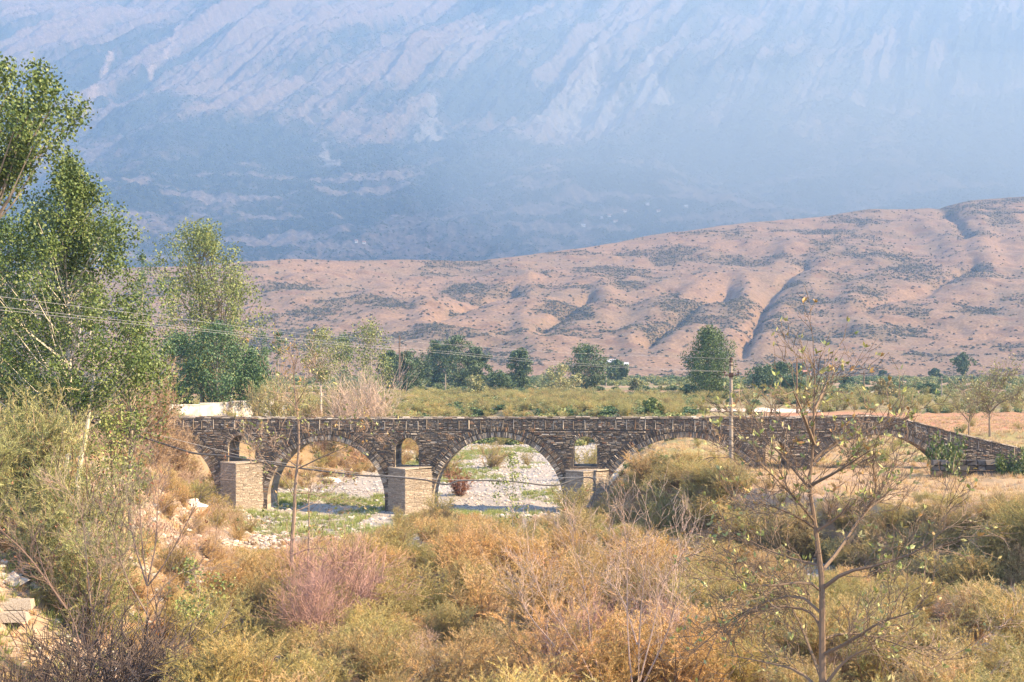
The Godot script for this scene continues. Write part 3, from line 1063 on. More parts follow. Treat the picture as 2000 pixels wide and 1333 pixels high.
func build_undergrowth() -> void:
	var r := RandomNumberGenerator.new()
	r.seed = 301
	var olive := feather_bush(1, 2.5, 1.15, 15, 26, 58, M.tamarisk, .085, .0085)
	var olive2 := feather_bush(2, 2.5, 1.3, 16, 26, 58, M.tamarisk, .085, .0085)
	var orange := feather_bush(3, 2.5, 1.2, 16, 26, 58, M.orange, .085, .0085)
	var straw := feather_bush(4, 2.5, 1.25, 18, 26, 58, M.straw, .085, .0085)
	var mixed := feather_bush(5, 2.5, 1.2, 16, 26, 58, [M.tamarisk[0], M.orange[1], M.straw[2], M.olive[0]], .085, .0085)
	var brown := bare_bush(6, 2.4, .75, 9, 3, 4, Color(.40, .29, .21), .016, .006)
	M.bush_meshes = [olive, olive2, orange, straw, mixed, brown]
	var warm := noise(302, .05, 3)
	var gaps := noise(304, .11, 2)
	var root := mass("tamarisk_thicket", "orange and olive tamarisk thicket filling the riverbed before the bridge", "thicket")
	var kinds := [[], [], [], [], [], []]
	var tint := [[], [], [], [], [], []]
	# rounded mounds of a few plants of one kind each, with low brush and bare gaps between them
	var centres := []
	var tries := 0
	while tries < 60000 and centres.size() < 330:
		tries += 1
		var d := 37.0 + 74.0 * r.randf()
		var x := r.randf_range(-.43, .43) * (d + 6.0)
		var px := col_of(Vector3(x, -5.0, -d))
		var bank := x < left_toe(d) - 1.0
		var terrace := x > right_toe(d) + 2.0
		if bank and r.randf() > .5: continue
		if terrace and (x > right_toe(d) + 7.0 or (px > 1470.0 and d > 92.0)): continue
		if px < 330.0 and d < 55.0: continue
		if px > 1560.0 and px < 1740.0 and d < 60.0 and r.randf() > .35: continue
		var near := false
		for q in centres:
			if Vector2(x - q.x, d - q.y).length() < 2.15: near = true
		if not near: centres.append(Vector2(x, d))
	for q in centres:
		var p0 := Vector3(q.x, land(q.x, -q.y), -q.y)
		var px0 := col_of(p0)
		var bank: bool = q.x < left_toe(q.y) - 1.0
		var w := warm.get_noise_2d(q.x, q.y) * 1.2 + r.randf_range(-.3, .3) + .26 * exp(-pow((px0 - 950.0) / 380.0, 2.0)) - .1
		var k := r.randi() % 2
		if w > .12: k = 2 if r.randf() < .6 else 4
		elif w > -.06: k = 4 if r.randf() < .6 else 3
		if px0 > 1450.0: k = [0, 1, 4, 0, 1, 3][r.randi() % 6]
		if bank: k = [5, 3, 4, 0, 1, 5][r.randi() % 6]
		var big := r.randf_range(1.7, 3.6) if not bank else r.randf_range(1.0, 2.2)
		var tone := Color(1, 1, 1) * r.randf_range(.82, 1.15)
		for n in 2 + r.randi() % 3:
			var x: float = q.x + r.randf_range(-1, 1) * big * .38
			var d: float = q.y + r.randf_range(-1, 1) * big * .38
			var p := Vector3(x, land(x, -d), -d)
			var px := col_of(p)
			var limit := table(px, THICKET_TOP)
			if x > right_toe(d) + 2.0: limit = table(px, TERRACE_TOP)
			elif x > right_toe(d) - 1.5: limit = table(px, TERRACE_TOP) + 35.0
			if bank: limit = 700.0
			var h := big * r.randf_range(.75, 1.05)
			var room := at(px, limit, d).y - p.y
			if room < .7: continue
			h = minf(h, room * r.randf_range(.85, 1.05))
			var s := h / 2.5
			kinds[k].append(turned(p - Vector3(0, .1, 0), Vector3(s * r.randf_range(1.0, 1.3), s, s * r.randf_range(1.0, 1.3)), r.randf() * TAU))
			tint[k].append(Color(tone.r * r.randf_range(.94, 1.08), tone.g, tone.b * r.randf_range(.88, 1.08)))
	tries = 0
	while tries < 2600:
		tries += 1
		var d := 38.0 + 70.0 * pow(r.randf(), .8)
		var x := r.randf_range(-.42, .42) * (d + 6.0)
		if x > right_toe(d) + 4.0: continue
		var p := Vector3(x, land(x, -d), -d)
		var px := col_of(p)
		var bank := x < left_toe(d) - 1.0
		if px < 330 and d < 53.0: continue
		if gaps.get_noise_2d(x, d) < -.05 and r.randf() < .8: continue
		var room := at(px, table(px, THICKET_TOP), d).y - p.y
		if bank: room = 2.0
		if room < .5: continue
		var h := minf(r.randf_range(.5, 1.25), room)
		var k: int = [3, 3, 5, 5, 4, 2][r.randi() % 6]
		kinds[k].append(turned(p - Vector3(0, .06, 0), Vector3(h * .55, h * .4, h * .55), r.randf() * TAU))
		var b := r.randf_range(.8, 1.15)
		tint[k].append(Color(b * r.randf_range(.96, 1.1), b, b * r.randf_range(.9, 1.05)))
	for i in 420:
		var d := r.randf_range(60.0, 113.0)
		var x := right_toe(d) + r.randf_range(-1.0, 5.0)
		var p := Vector3(x, land(x, -d), -d)
		var px := col_of(p)
		var h := minf(r.randf_range(.9, 2.1), at(px, table(px, TERRACE_TOP) + 25.0, d).y - p.y)
		if h < .5: continue
		var k: int = [0, 1, 4, 5, 3, 0, 1][r.randi() % 7]
		kinds[k].append(turned(p - Vector3(0, .1, 0), Vector3(h * .55, h * .4, h * .55), r.randf() * TAU))
		var b := r.randf_range(.8, 1.1)
		tint[k].append(Color(b, b * .97, b * .95))
	for k in 6:
		scatter(M.bush_meshes[k], kinds[k], tint[k], ["olive_tamarisk", "green_tamarisk", "orange_tamarisk", "straw_bush", "mixed_tamarisk", "bare_brush"][k], root)
	# scrub on the plain behind the bridge
	root = mass("plain_scrub", "low green and yellow scrub scattered over the plain behind the bridge", "scrub")
	var ball := [leaf_ball(11, 420, .2, M.far_green), leaf_ball(12, 420, .2, [M.olive[0], M.olive[2], M.far_green[2]]), leaf_ball(13, 420, .2, [M.tamarisk[1], M.lime[2], M.olive[0]])]
	M.balls = ball
	var ks := [[], [], [], [], []]
	var kt := [[], [], [], [], []]
	var clump := noise(303, .018, 3)
	for i in 24000:
		var d := 118.0 + 700.0 * pow(r.randf(), 1.35)
		var x := r.randf_range(-.46, .46) * d
		if d < 225.0 and x > left_toe(d) - 2.0 and x < right_toe(d) + 1.0: continue
		var p := Vector3(x, land(x, -d), -d)
		var px := col_of(p)
		if px > 1290.0 and px < 1560.0 and d > 225.0 and d < 262.0: continue
		if x > 42.0 and x < 108.0 and d > 180.0 and d < 230.0: continue
		var c := clump.get_noise_2d(x * .4, d * 1.1)
		var want := .5 if d < 330.0 and px < 1340.0 and px > 700.0 else (.5 if c > -.05 else .1)
		if d < 215.0: want = .05 if px > 900.0 else .14
		if d > 620.0: want *= .35
		if r.randf() > want: continue
		var h := r.randf_range(1.0, 2.6) * (1.0 if d < 450 else 1.25)
		if d < 200.0: h = r.randf_range(.8, 1.5)
		var k := 3 + r.randi() % 2 if d < 330.0 and r.randf() < .62 else r.randi() % 3
		var b := r.randf_range(.85, 1.2)
		if k >= 3:
			ks[k].append(turned(p, Vector3.ONE * h / 2.5 * Vector3(1.4, 1, 1.4), r.randf() * TAU))
			kt[k].append(Color(b * .95, b * 1.06, b * .95))
		else:
			ks[k].append(turned(p - Vector3(0, .1, 0), Vector3(h * .75, h * .62, h * .75), r.randf() * TAU))
			kt[k].append(Color(b, b, b))
	for i in 2300:
		var d := r.randf_range(206.0, 325.0)
		var px := r.randf_range(660.0, 1350.0)
		var x := (px - 1000.0) / F * d
		var p := Vector3(x, land(x, -d), -d)
		var h := r.randf_range(.9, 2.3)
		var k: int = [0, 1, 1, 2, 3, 4][r.randi() % 6]
		var b := r.randf_range(.8, 1.2)
		ks[k].append(turned(p - Vector3(0, .15, 0), Vector3(h * .62, h * .42, h * .62) if k >= 3 else Vector3(h * .85, h * .6, h * .85), r.randf() * TAU))
		b *= 1.0 + .3 * clump.get_noise_2d(x * 3.0, d * 3.0)
		kt[k].append(Color(b * r.randf_range(.88, 1.08), b * 1.04, b * .95))
	for k in 5:
		if ks[k].size(): scatter([ball[0], ball[1], ball[2], olive, mixed][k], ks[k], kt[k], ["green_shrub", "olive_shrub", "yellow_shrub", "tamarisk", "pale_tamarisk"][k], root)
	# dry growth on the bank beyond the left arches
	root = mass("bank_brush", "low brown brush covering the earth bank beyond the left arches", "brush")
	var russet := feather_bush(7, 2.5, 1.5, 18, 22, 30, [M.brown[0], M.brown[1], M.orange[3], M.rust[2], M.straw[2]], .11, .012)
	var spots := []
	var tints := []
	for i in 620:
		var d := r.randf_range(117.0, 206.0)
		var x := left_toe(d) - r.randf_range(.5, 16.0)
		if x < -22.5 and d > 124.0 and d < 153.0: continue
		var h := r.randf_range(.5, 1.5)
		spots.append(turned(Vector3(x, land(x, -d) - .08, -d), Vector3(h * .6, h * .4, h * .6), r.randf() * TAU))
		var b := r.randf_range(.8, 1.25)
		tints.append(Color(b, b * r.randf_range(.9, 1.15), b * r.randf_range(.85, 1.1)))
	spread(root, "brush", [russet, mixed], spots, tints)
	# grass
	root = mass("dry_grass", "pale straw grass on the banks and the terrace", "grass")
	var tufts := [tuft(21, 46, .5, M.straw), tuft(22, 46, .55, [Color(.50, .37, .24), Color(.44, .31, .18), Color(.52, .41, .28)])]
	spots = []
	tints = []
	for i in 46000:
		var d := 40.0 + 175.0 * pow(r.randf(), .9)
		var x := r.randf_range(-.42, .42) * (d + 5.0)
		if x > left_toe(d) - 1.0 and x < right_toe(d) and (d > 90.0 or r.randf() > .3): continue
		if x < left_toe(d) and r.randf() > .6: continue
		if n_patch.get_noise_2d(x * 1.5, d * 1.5) < -.1 and r.randf() < .6: continue
		spots.append(turned(Vector3(x, land(x, -d) - .03, -d), Vector3.ONE * r.randf_range(.35, .95), r.randf() * TAU))
		var b := r.randf_range(.85, 1.15)
		tints.append(Color(b, b * r.randf_range(.94, 1.03), b * r.randf_range(.9, 1.05)))
	spread(root, "straw_tuft", tufts, spots, tints)
	root = mass("green_grass", "fresh green grass growing in patches on the riverbed gravel", "grass")
	var fresh := [tuft(23, 40, .35, M.pale_green), tuft(24, 40, .4, [Color(.27, .29, .10), Color(.22, .27, .07)])]
	spots = []
	tints = []
	for i in 16000:
		var d := 46.0 + 150.0 * r.randf()
		var x := r.randf_range(-27.0, 4.0)
		var g := n_patch.get_noise_2d(x, -d) + .25 * n_land.get_noise_2d(x * 4.0 + 91.0, -d * 2.0)
		var ok := d > 92.0 and x > left_toe(d) - 1.0 and x < right_toe(d) - 2.0 and g > .1
		if d < 66.0: ok = x < -15.0 and x > -24.0 and d < 60.0
		if d > 94.0 and d < 111.0 and x < -11.0 and x > -20.5: ok = r.randf() < .8
		if not ok: continue
		spots.append(turned(Vector3(x, land(x, -d) - .03, -d), Vector3.ONE * r.randf_range(.6, 1.4), r.randf() * TAU))
		var b := r.randf_range(.85, 1.2)
		tints.append(Color(b, b, b))
	spread(root, "green_tuft", fresh, spots, tints)
	# stones of the riverbed
	root = mass("riverbed_gravel", "white river gravel and cobbles lying under the arches", "gravel")
	var cobbles := [rock(31, .35), rock(32, .3)]
	spots = []
	tints = []
	for i in 34000:
		var d := 50.0 + 165.0 * r.randf()
		var x := r.randf_range(left_toe(d) - 3.0, right_toe(d) + 1.0)
		if d < 88.0 and r.randf() > .5: continue
		var s := .03 + .13 * pow(r.randf(), 6.0) + .03 * r.randf()
		spots.append(turned(Vector3(x, land(x, -d), -d), Vector3(s * r.randf_range(.9, 1.6), s * .8, s), r.randf() * TAU))
		var b := r.randf_range(.7, 1.15)
		tints.append(Color(.44 * b, .395 * b, .345 * b))
	spread(root, "cobble", cobbles, spots, tints)
	spots = []
	tints = []
	root = mass("bank_rubble", "orange and pale rubble strewn over the left earth bank", "rubble")
	for i in 9000:
		var d := 50.0 + 70.0 * r.randf()
		var x := left_toe(d) - r.randf_range(-1.0, 9.0)
		var s := .03 + .16 * pow(r.randf(), 5.0)
		spots.append(turned(Vector3(x, land(x, -d), -d), Vector3(s * r.randf_range(.9, 1.6), s * .8, s), r.randf() * TAU))
		var b := r.randf_range(.75, 1.1)
		tints.append(Color(.46 * b, .33 * b, .24 * b) if r.randf() < .6 else Color(.50 * b, .45 * b, .39 * b))
	spread(root, "stone", cobbles, spots, tints)

func rock(s: int, rough: float) -> ArrayMesh:
	var r := RandomNumberGenerator.new()
	r.seed = s
	var base := SphereMesh.new()
	base.radius = 1.0
	base.height = 2.0
	base.radial_segments = 9
	base.rings = 5
	var arr := base.get_mesh_arrays()
	var sh := Shape.new()
	var n := noise(s, .8, 2)
	for p in arr[Mesh.ARRAY_VERTEX]:
		var q: Vector3 = p * (1.0 + rough * 1.6 * n.get_noise_3dv(p * 1.3))
		sh.v.append(Vector3(q.x, q.y * .8 + .2, q.z))
		sh.c.append(Color.WHITE)
	sh.ix = arr[Mesh.ARRAY_INDEX]
	return sh.done(M.rock)

func build_far_cover() -> void:
	var r := RandomNumberGenerator.new()
	r.seed = 401
	var root := mass("hillside_scrub", "grey green scrub in patches all over the dry hill", "scrub")
	var bush := [leaf_ball(41, 60, .55, [Color(0.112, 0.108, 0.068), Color(0.136, 0.128, 0.080), Color(0.088, 0.092, 0.056)]), leaf_ball(42, 60, .55, [Color(0.128, 0.116, 0.080), Color(0.160, 0.136, 0.096)])]
	var spots := []
	var tints := []
	while spots.size() < 44000:
		var i := r.randi() % (HX - 1)
		var j := int((HZ / 1.25 - 2) * pow(r.randf(), 1.0))
		var s := hill_scrub[j * HX + i]
		if r.randf() > .018 + s * s * .9: continue
		var a := hill_pts[j * HX + i]
		var p := a.lerp(hill_pts[j * HX + i + 1], r.randf()).lerp(hill_pts[(j + 1) * HX + i], r.randf() * .5)
		var h := r.randf_range(.5, 1.25) + 1.3 * pow(r.randf(), 5.0) + (.5 if s < .2 else 0.0)
		spots.append(turned(p - Vector3(0, h * .2, 0), Vector3(h * 1.15, h * .75, h * 1.15), r.randf() * TAU))
		var b := r.randf_range(.8, 1.25)
		tints.append(Color(b, b, b * .97))
	spread(root, "scrub", bush, spots, tints)
	root = mass("mountain_forest", "dark woods covering the lower slopes of the hazy mountain", "forest")
	var crown := [leaf_ball(43, 26, .9, [Color(0.060, 0.076, 0.040), Color(0.076, 0.092, 0.048)])]
	spots = []
	tints = []
	while spots.size() < 110000:
		var i := r.randi() % (MX - 1)
		var j := r.randi() % (MZ - 1)
		var s := mount_wood[j * MX + i]
		if r.randf() > s: continue
		var p := mount_pts[j * MX + i].lerp(mount_pts[(j + 1) * MX + i + 1], r.randf()).lerp(mount_pts[j * MX + i + 1], r.randf())
		var h := r.randf_range(1.8, 3.8)
		spots.append(turned(p - Vector3(0, h * .4, 0), Vector3(h * 1.1, h, h * 1.1), r.randf() * TAU))
		var b := r.randf_range(.75, 1.3)
		tints.append(Color(b, b, b))
	spread(root, "tree", crown, spots, tints)

# ------------------------------------------------------------------ single trees and bushes
func bush(called: String, mesh: Mesh, p: Vector3, s: Vector3, turn: float, label: String, part := "foliage") -> void:
	var o := thing(called, p - Vector3(0, .05, 0), label, "bush")
	o.rotation.y = turn
	var m := put(mesh, part, o)
	m.scale = s

func build_trees() -> void:
	# poplars on the left bank
	leafy_tree("poplar_tree", stand(-70, 52.0), {"h": at(0, 120, 52.0).y - stand(-70, 52.0).y, "wide": 3.6, "low": .74, "kind": "oval", "clumps": 250, "per": 130, "leaf": .14, "cols": M.poplar, "seed": 501, "clump": .6, "limb_every": 2, "tall": 1.2, "rad": .2}, "tall green poplar whose leafy crown enters at the top left corner")
	leafy_tree("poplar_tree", stand(135, 64.0), {"h": at(135, 322, 64.0).y - stand(135, 64.0).y, "wide": 4.2, "low": .30, "kind": "cone", "clumps": 300, "per": 130, "leaf": .14, "cols": M.poplar, "seed": 502, "clump": .58, "limb_every": 2, "tall": 1.5, "rad": .15, "trunks": 2, "bark": Color(.50, .46, .38)}, "tall glossy green poplar with a pale trunk beside the left bank")
	leafy_tree("poplar_tree", stand(0, 70.0), {"h": at(20, 440, 70.0).y - stand(0, 70.0).y, "wide": 3.6, "low": .2, "kind": "oval", "clumps": 220, "per": 110, "leaf": .15, "cols": [M.poplar[0], M.poplar[4], M.poplar[1], Color(.06, .10, .03)], "seed": 503, "clump": .75, "limb_every": 2, "tall": 1.3}, "dark green poplar at the left edge behind the pale trunked poplar")
	leafy_tree("young_poplar", stand(258, 66.0), {"h": at(258, 610, 66.0).y - stand(258, 66.0).y, "wide": 1.6, "low": .22, "kind": "oval", "clumps": 80, "per": 60, "leaf": .145, "cols": [M.poplar[2], M.poplar[3], M.lime[2], M.poplar[1]], "seed": 504, "clump": .6, "limb_every": 1, "tall": 1.4}, "slim young poplar right of the tall pale trunked poplar")
	leafy_tree("willow_sapling", stand(215, 62.0), {"h": at(215, 800, 62.0).y - stand(215, 62.0).y, "wide": 1.3, "low": .25, "kind": "oval", "clumps": 50, "per": 50, "leaf": .12, "cols": M.lime, "seed": 505, "clump": .45, "trunks": 3, "bark": Color(.16, .12, .09)}, "yellow green sapling with dark stems above the orange earth bank")
	# the big grey green shrubs under them
	var big := feather_bush(51, 2.5, .95, 36, 30, 34, M.olive, .085, .0105)
	var big2 := feather_bush(52, 2.5, 1.0, 30, 24, 24, [M.olive[0], M.olive[2], M.olive[1], M.tamarisk[3]], .085, .0105)
	var dry := feather_bush(53, 2.5, .55, 26, 30, 30, M.brown, .08, .009)
	for q in [[70, 60.0, 748, 2.9, big, "large olive green shrub leaning out at the left edge"], [165, 58.0, 830, 2.3, big2, "rounded grey green shrub hanging over the orange earth bank"], [-40, 57.0, 800, 2.6, big2, "olive shrub cut by the left edge under the dark poplar"], [95, 56.0, 935, 2.0, big, "low olive shrub at the foot of the large left shrub"], [185, 55.5, 960, 2.0, big2, "low grey green shrub beneath the rounded shrub on the bank"]]:
		var p := stand(q[0], q[1])
		var s: float = (at(q[0], q[2], q[1]).y - p.y) / 2.5
		bush("olive_shrub", q[4], p, Vector3(s * 1.05, s, s * 1.05), q[0], q[5])
	for q in [[300, 96.0, 690, "tall dry brown shrub beside the left end of the bridge"], [255, 88.0, 740, "dry tan shrub behind the yellow green sapling"], [345, 104.0, 800, "low dry brown shrub against the left end of the parapet"]]:
		var p := stand(q[0], q[1])
		var s: float = (at(q[0], q[2], q[1]).y - p.y) / 2.5
		bush("dry_shrub", dry, p, Vector3(s * .95, s, s * .95), q[0], q[3])
	# behind the left end of the bridge
	far_tree("poplar_tree", 394, 165.0, 448, 100, "tall yellow green poplar above the white wall", {"clumps": 190, "per": 110, "cols": M.yellow_poplar, "kind": "oval", "low": .16, "leaf": .26, "clump": 1.2, "tall": 1.5, "trunks": 3, "bark": Color(.15, .12, .09)})
	far_tree("poplar_tree", 452, 172.0, 545, 36, "smaller yellow green poplar leaning right of the tall one", {"clumps": 60, "per": 60, "cols": M.yellow_poplar, "low": .25, "leaf": .22, "clump": .9, "tall": 1.4})
	far_tree("cypress_tree", 275, 180.0, 492, 16, "narrow dark cypress between the pale trunked poplar and the tall yellow one", {"clumps": 50, "per": 50, "cols": M.locust, "kind": "cone", "low": .05, "leaf": .25, "clump": .6})
	for q in [[350, 156.0, 660, 48, "dark green locust tree over the left end of the white wall"], [425, 155.0, 640, 58, "widest dark green locust tree drooping over the white wall"], [485, 157.0, 690, 42, "dark green locust tree over the right half of the white wall"]]:
		far_tree("locust_tree", q[0], q[1], q[2], q[3], q[4], {"clumps": 110, "per": 60, "cols": M.locust, "low": .2, "leaf": .24, "clump": 1.0, "group": "locust trees along the white wall"})
	far_tree("locust_tree", 512, 200.0, 648, 18, "small dark tree top left of the two behind the white wall", {"clumps": 24, "per": 40, "cols": M.locust, "low": .5, "clump": .7})
	far_tree("locust_tree", 543, 204.0, 652, 14, "small dark tree top standing free beside its left neighbour", {"clumps": 18, "per": 40, "cols": M.locust, "low": .55, "clump": .6})
	far_tree("ash_tree", 628, 172.0, 648, 46, "thin pale trunked tree with sparse olive leaves behind the parapet", {"clumps": 110, "per": 42, "cols": [M.olive[0], M.olive[2], M.yellow_poplar[2]], "kind": "vase", "low": .42, "leaf": .2, "clump": 1.0, "bark": Color(.52, .45, .37), "rad": .15})
	far_tree("poplar_tree", 724, 205.0, 632, 38, "upright olive poplar right of the pale trunked tree", {"clumps": 90, "per": 50, "cols": [M.olive[0], M.olive[2], M.yellow_poplar[0], M.far_green[2]], "low": .12, "leaf": .28, "clump": 1.1, "tall": 1.4})
	far_tree("poplar_tree", 672, 215.0, 655, 22, "small olive tree between the pale trunked tree and the upright poplar", {"clumps": 50, "per": 45, "cols": M.far_green, "low": .2, "clump": .9})
	var pink := bare_bush(54, 2.5, .42, 26, 3, 4, Color(.45, .34, .26), .011, .005)
	var tan := feather_bush(55, 2.5, .75, 22, 18, 16, [M.brown[0], M.olive[3], M.olive[1], M.olive[0]], .15, .02)
	for q in [[545, 140.0, 715, tan, "dry brown and olive shrub before the right end of the white wall"], [592, 150.0, 738, tan, "dry olive shrub under the pale trunked tree"], [712, 152.0, 745, pink, "leafless pinkish shrub rising behind the parapet"], [662, 158.0, 735, tan, "tan shrub between the pale trunked tree and the pinkish shrub"], [740, 175.0, 752, tan, "dry shrub at the right end of the left hand grove"], [502, 146.0, 735, tan, "low dry shrub in front of the white wall"]]:
		var p := stand(q[0], q[1])
		var s: float = (at(q[0], q[2], q[1]).y - p.y) / 2.5
		bush("dry_shrub", q[3], p, Vector3(s * .8, s, s * .8), q[0], q[4], "twigs" if q[3] == pink else "foliage")
	# trees standing on the plain
	var dark := [Color(.065, .105, .05), Color(.09, .135, .06), Color(.115, .16, .07)]
	for q in [
		[762, 345, 690, 17, "dark slim tree left of the wooden pole on the plain"], [800, 335, 690, 27, "round green tree just right of the wooden pole"],
		[852, 400, 673, 25, "left of the three joined green poplars on the plain"], [893, 392, 664, 30, "middle and tallest of the three joined poplars on the plain"], [932, 398, 682, 19, "right one of the three joined poplars on the plain"],
		[1016, 385, 687, 21, "lone small poplar on the plain above the middle arch"], [1148, 365, 680, 35, "broad dark poplar near the white farmhouse"], [1205, 500, 708, 14, "small tree before the white farmhouse"],
		[1497, 345, 722, 33, "broad grey green tree right of the concrete pole"], [1527, 352, 714, 24, "taller tree in the clump right of the concrete pole"], [1543, 330, 740, 18, "low round tree in the clump right of the concrete pole"],
		[1566, 640, 711, 11, "small tree beside the tiled hut"], [1826, 660, 724, 9, "tiny round tree on the far field at the right"], [1724, 700, 725, 6, "tiniest round tree on the far field before the hill"]]:
		var wide: float = q[3] * 1.22
		far_tree("field_tree", q[0], q[1], q[2] - 2, wide, q[4], {"cols": dark, "clumps": 100 if wide > 15 else 30, "per": 70, "kind": "oval", "low": .06, "group": "trees standing on the plain"})
	far_tree("poplar_tree", 1385, 300.0, 646, 47, "largest round poplar on the plain left of the concrete pole", {"clumps": 230, "per": 70, "cols": [M.poplar[0], M.poplar[1], M.far_green[1], M.yellow_poplar[2]], "kind": "poplar", "low": .04, "leaf": .36, "clump": 1.35, "tall": 1.3})
	far_tree("forked_tree", 1882, 560.0, 692, 20, "forked pale green tree at the foot of the hill", {"clumps": 40, "per": 45, "kind": "vase", "low": .3, "cols": dark})
	for q in [[975, 330, 728, 28, 0, "round dark shrub between the joined poplars and the lone poplar"], [928, 305, 736, 20, 1, "olive shrub below the joined poplars"], [1095, 345, 716, 33, 1, "broad grey olive shrub left of the broad dark poplar"], [1345, 297, 754, 16, 0, "dark round shrub at the foot of the largest poplar"], [1655, 400, 739, 13, 0, "dark ball shaped shrub on the plain at the right"], [1812, 350, 752, 14, 0, "dark shrub among the poles at the right"], [1243, 360, 742, 14, 1, "small shrub below the white farmhouse"], [1272, 214, 780, 17, 0, "bright green shrub standing just behind the parapet"]]:
		far_tree("round_shrub", q[0], q[1], q[2], q[3], q[5], {"cols": [dark, M.olive][q[4]] if q[0] != 1272 else [M.poplar[1], M.poplar[2], M.poplar[3]], "clumps": 60, "per": 55, "low": .02, "category": "bush", "group": "shrubs standing on the plain"})
	far_tree("yellow_shrub", 1724, 288.0, 744, 20, "yellow brown shrub behind the small white panel", {"cols": [Color(.30, .23, .09), Color(.26, .21, .09), Color(.22, .19, .07)], "clumps": 60, "per": 40, "low": .1, "category": "bush"})
	# right of the bridge
	limbed_tree("bare_tree", 150.0, [[1934, 850], [1933, 820], [1934, 800]], [[[1934, 805], [1925, 785], [1912, 768]], [[1934, 803], [1942, 780], [1958, 755], [1965, 740]], [[1934, 806], [1955, 785], [1985, 775]], [[1934, 800], [1930, 775], [1936, 745]], [[1934, 808], [1915, 792], [1895, 780]]], {"seed": 521, "rad": .2, "bark": Color(.22, .17, .12), "twig": 1.3, "leafy": .5, "leaf": .2, "cols": M.olive, "kids": 4, "twigs": 5.0, "thin": .012, "limb": .5}, "half bare tree on the plain behind the falling end of the bridge")
	limbed_tree("bare_tree", 155.0, [[1893, 838], [1893, 826], [1895, 818]], [[[1894, 826], [1880, 808], [1868, 795]], [[1894, 826], [1905, 805], [1912, 790]], [[1894, 824], [1896, 800], [1890, 780]]], {"seed": 522, "rad": .13, "bark": Color(.22, .17, .12), "twig": 1.2, "leafy": .4, "leaf": .18, "cols": M.olive, "kids": 3, "twigs": 5.0, "thin": .01, "limb": .5}, "small bare tree left of the half bare tree")
	var leafy := leaf_ball(56, 1100, .1, [M.lime[2] * .7, M.poplar[1], M.poplar[0], M.olive[2]])
	for q in [[1848, 105.0, 815, 50, "leafy green bush growing against the falling end of the bridge"], [1962, 104.0, 866, 32, "grey green bush at the right end of the ruined wall"], [1700, 126.0, 868, 50, "dark green bush seen through the right arch"], [2010, 103.0, 850, 40, "leafy bush cut by the right edge beside the bridge"]]:
		var p := stand(q[0], q[1])
		var k: float = q[1] / F
		bush("leafy_bush", leafy, p, Vector3(q[3] * k, (at(q[0], q[2], q[1]).y - p.y) / 1.2, q[3] * k), q[0], q[4])
	# bushes that stand out from the thicket
	var m: Array = M.bush_meshes
	for q in [
		[880, 150.0, 862, 1.5, m[4], "tamarisk bush on the gravel seen in the middle arch, left one"], [960, 156.0, 858, 1.9, m[4], "widest tamarisk bush on the gravel seen in the middle arch"], [1030, 162.0, 880, 1.3, m[0], "tamarisk bush on the gravel near the right pier of the middle arch"],
		[898, 124.0, 915, 1.5, feather_bush(57, 2.5, 1.1, 18, 18, 18, M.rust), "rust red bush at the left foot of the middle arch"], [700, 150.0, 880, 1.7, feather_bush(58, 2.5, 1.3, 18, 18, 18, [M.rust[2], M.orange[0], M.brown[0]]), "rust brown bush on the bank seen in the left arch"],
		[1143, 140.0, 850, 1.2, m[1], "tamarisk bush seen through the small window above the right pier"],
		[745, 157.0, 895, 1.4, m[3], "dry bush on the bank close to the middle cutwater seen in the left arch"], [645, 162.0, 868, 1.5, m[2], "orange bush in the middle of the bank seen in the left arch"], [555, 150.0, 890, 1.3, m[4], "dull bush on the bank beside the left cutwater"],
		[590, 156.0, 872, 1.6, m[3], "straw coloured bush on the bank seen in the left arch"],
		[862, 104.0, 950, .95, m[1], "green tamarisk at the foot of the middle cutwater"], [776, 103.0, 985, .8, m[0], "small tamarisk before the shaded face of the middle cutwater"],
		[1118, 103.0, 925, 1.25, m[1], "green tamarisk under the small window opening above the right pier"], [1262, 104.0, 872, 1.35, m[2], "golden tamarisk in front of the fourth arch, left one"], [1345, 103.5, 866, 1.5, m[4], "golden tamarisk filling the middle of the fourth arch"], [1420, 104.0, 890, 1.1, m[2], "golden tamarisk at the foot of the concrete pole"],
		[1760, 82.0, 975, 1.3, m[0], "olive tamarisk on the edge of the straw terrace"], [1880, 78.0, 985, 1.5, m[1], "wide olive tamarisk right of the terrace edge"], [1960, 70.0, 1010, 1.6, m[0], "olive tamarisk cut by the right edge of the picture"], [1640, 86.0, 985, 1.1, m[4], "straw tinted tamarisk behind the right sycamore"],
		[940, 92.0, 1005, 1.3, m[2], "orange tamarisk standing above the thicket before the middle arch"]]:
		var p := stand(q[0], q[1])
		var s: float = (at(q[0], q[2], q[1]).y - p.y) / 2.5
		bush("tamarisk_bush", q[4], p, Vector3(s * q[3], s, s * q[3]), q[0], q[5])
	# young trees in the riverbed
	leafy_tree("leafy_sapling", stand(1000, 97.0), {"h": at(1000, 885, 97.0).y - stand(1000, 97.0).y, "wide": 1.55, "low": .12, "kind": "cone", "clumps": 60, "per": 16, "leaf": .15, "cols": M.lime, "seed": 506, "clump": .3, "rad": .035}, "sparse yellow green sapling standing before the middle arch")
	leafy_tree("leafy_sapling", stand(385, 52.0), {"h": at(385, 1090, 52.0).y - stand(385, 52.0).y, "wide": .95, "low": .45, "kind": "oval", "clumps": 40, "per": 14, "leaf": .13, "cols": [M.lime[0], M.lime[1], M.poplar[3]], "seed": 507, "clump": .28, "rad": .03}, "low yellow green sapling right of the bare stems")
	# sycamores
	var syc := [Color(.24, .27, .08), Color(.30, .31, .12), Color(.17, .21, .06), Color(.33, .18, .07), Color(.34, .32, .15)]
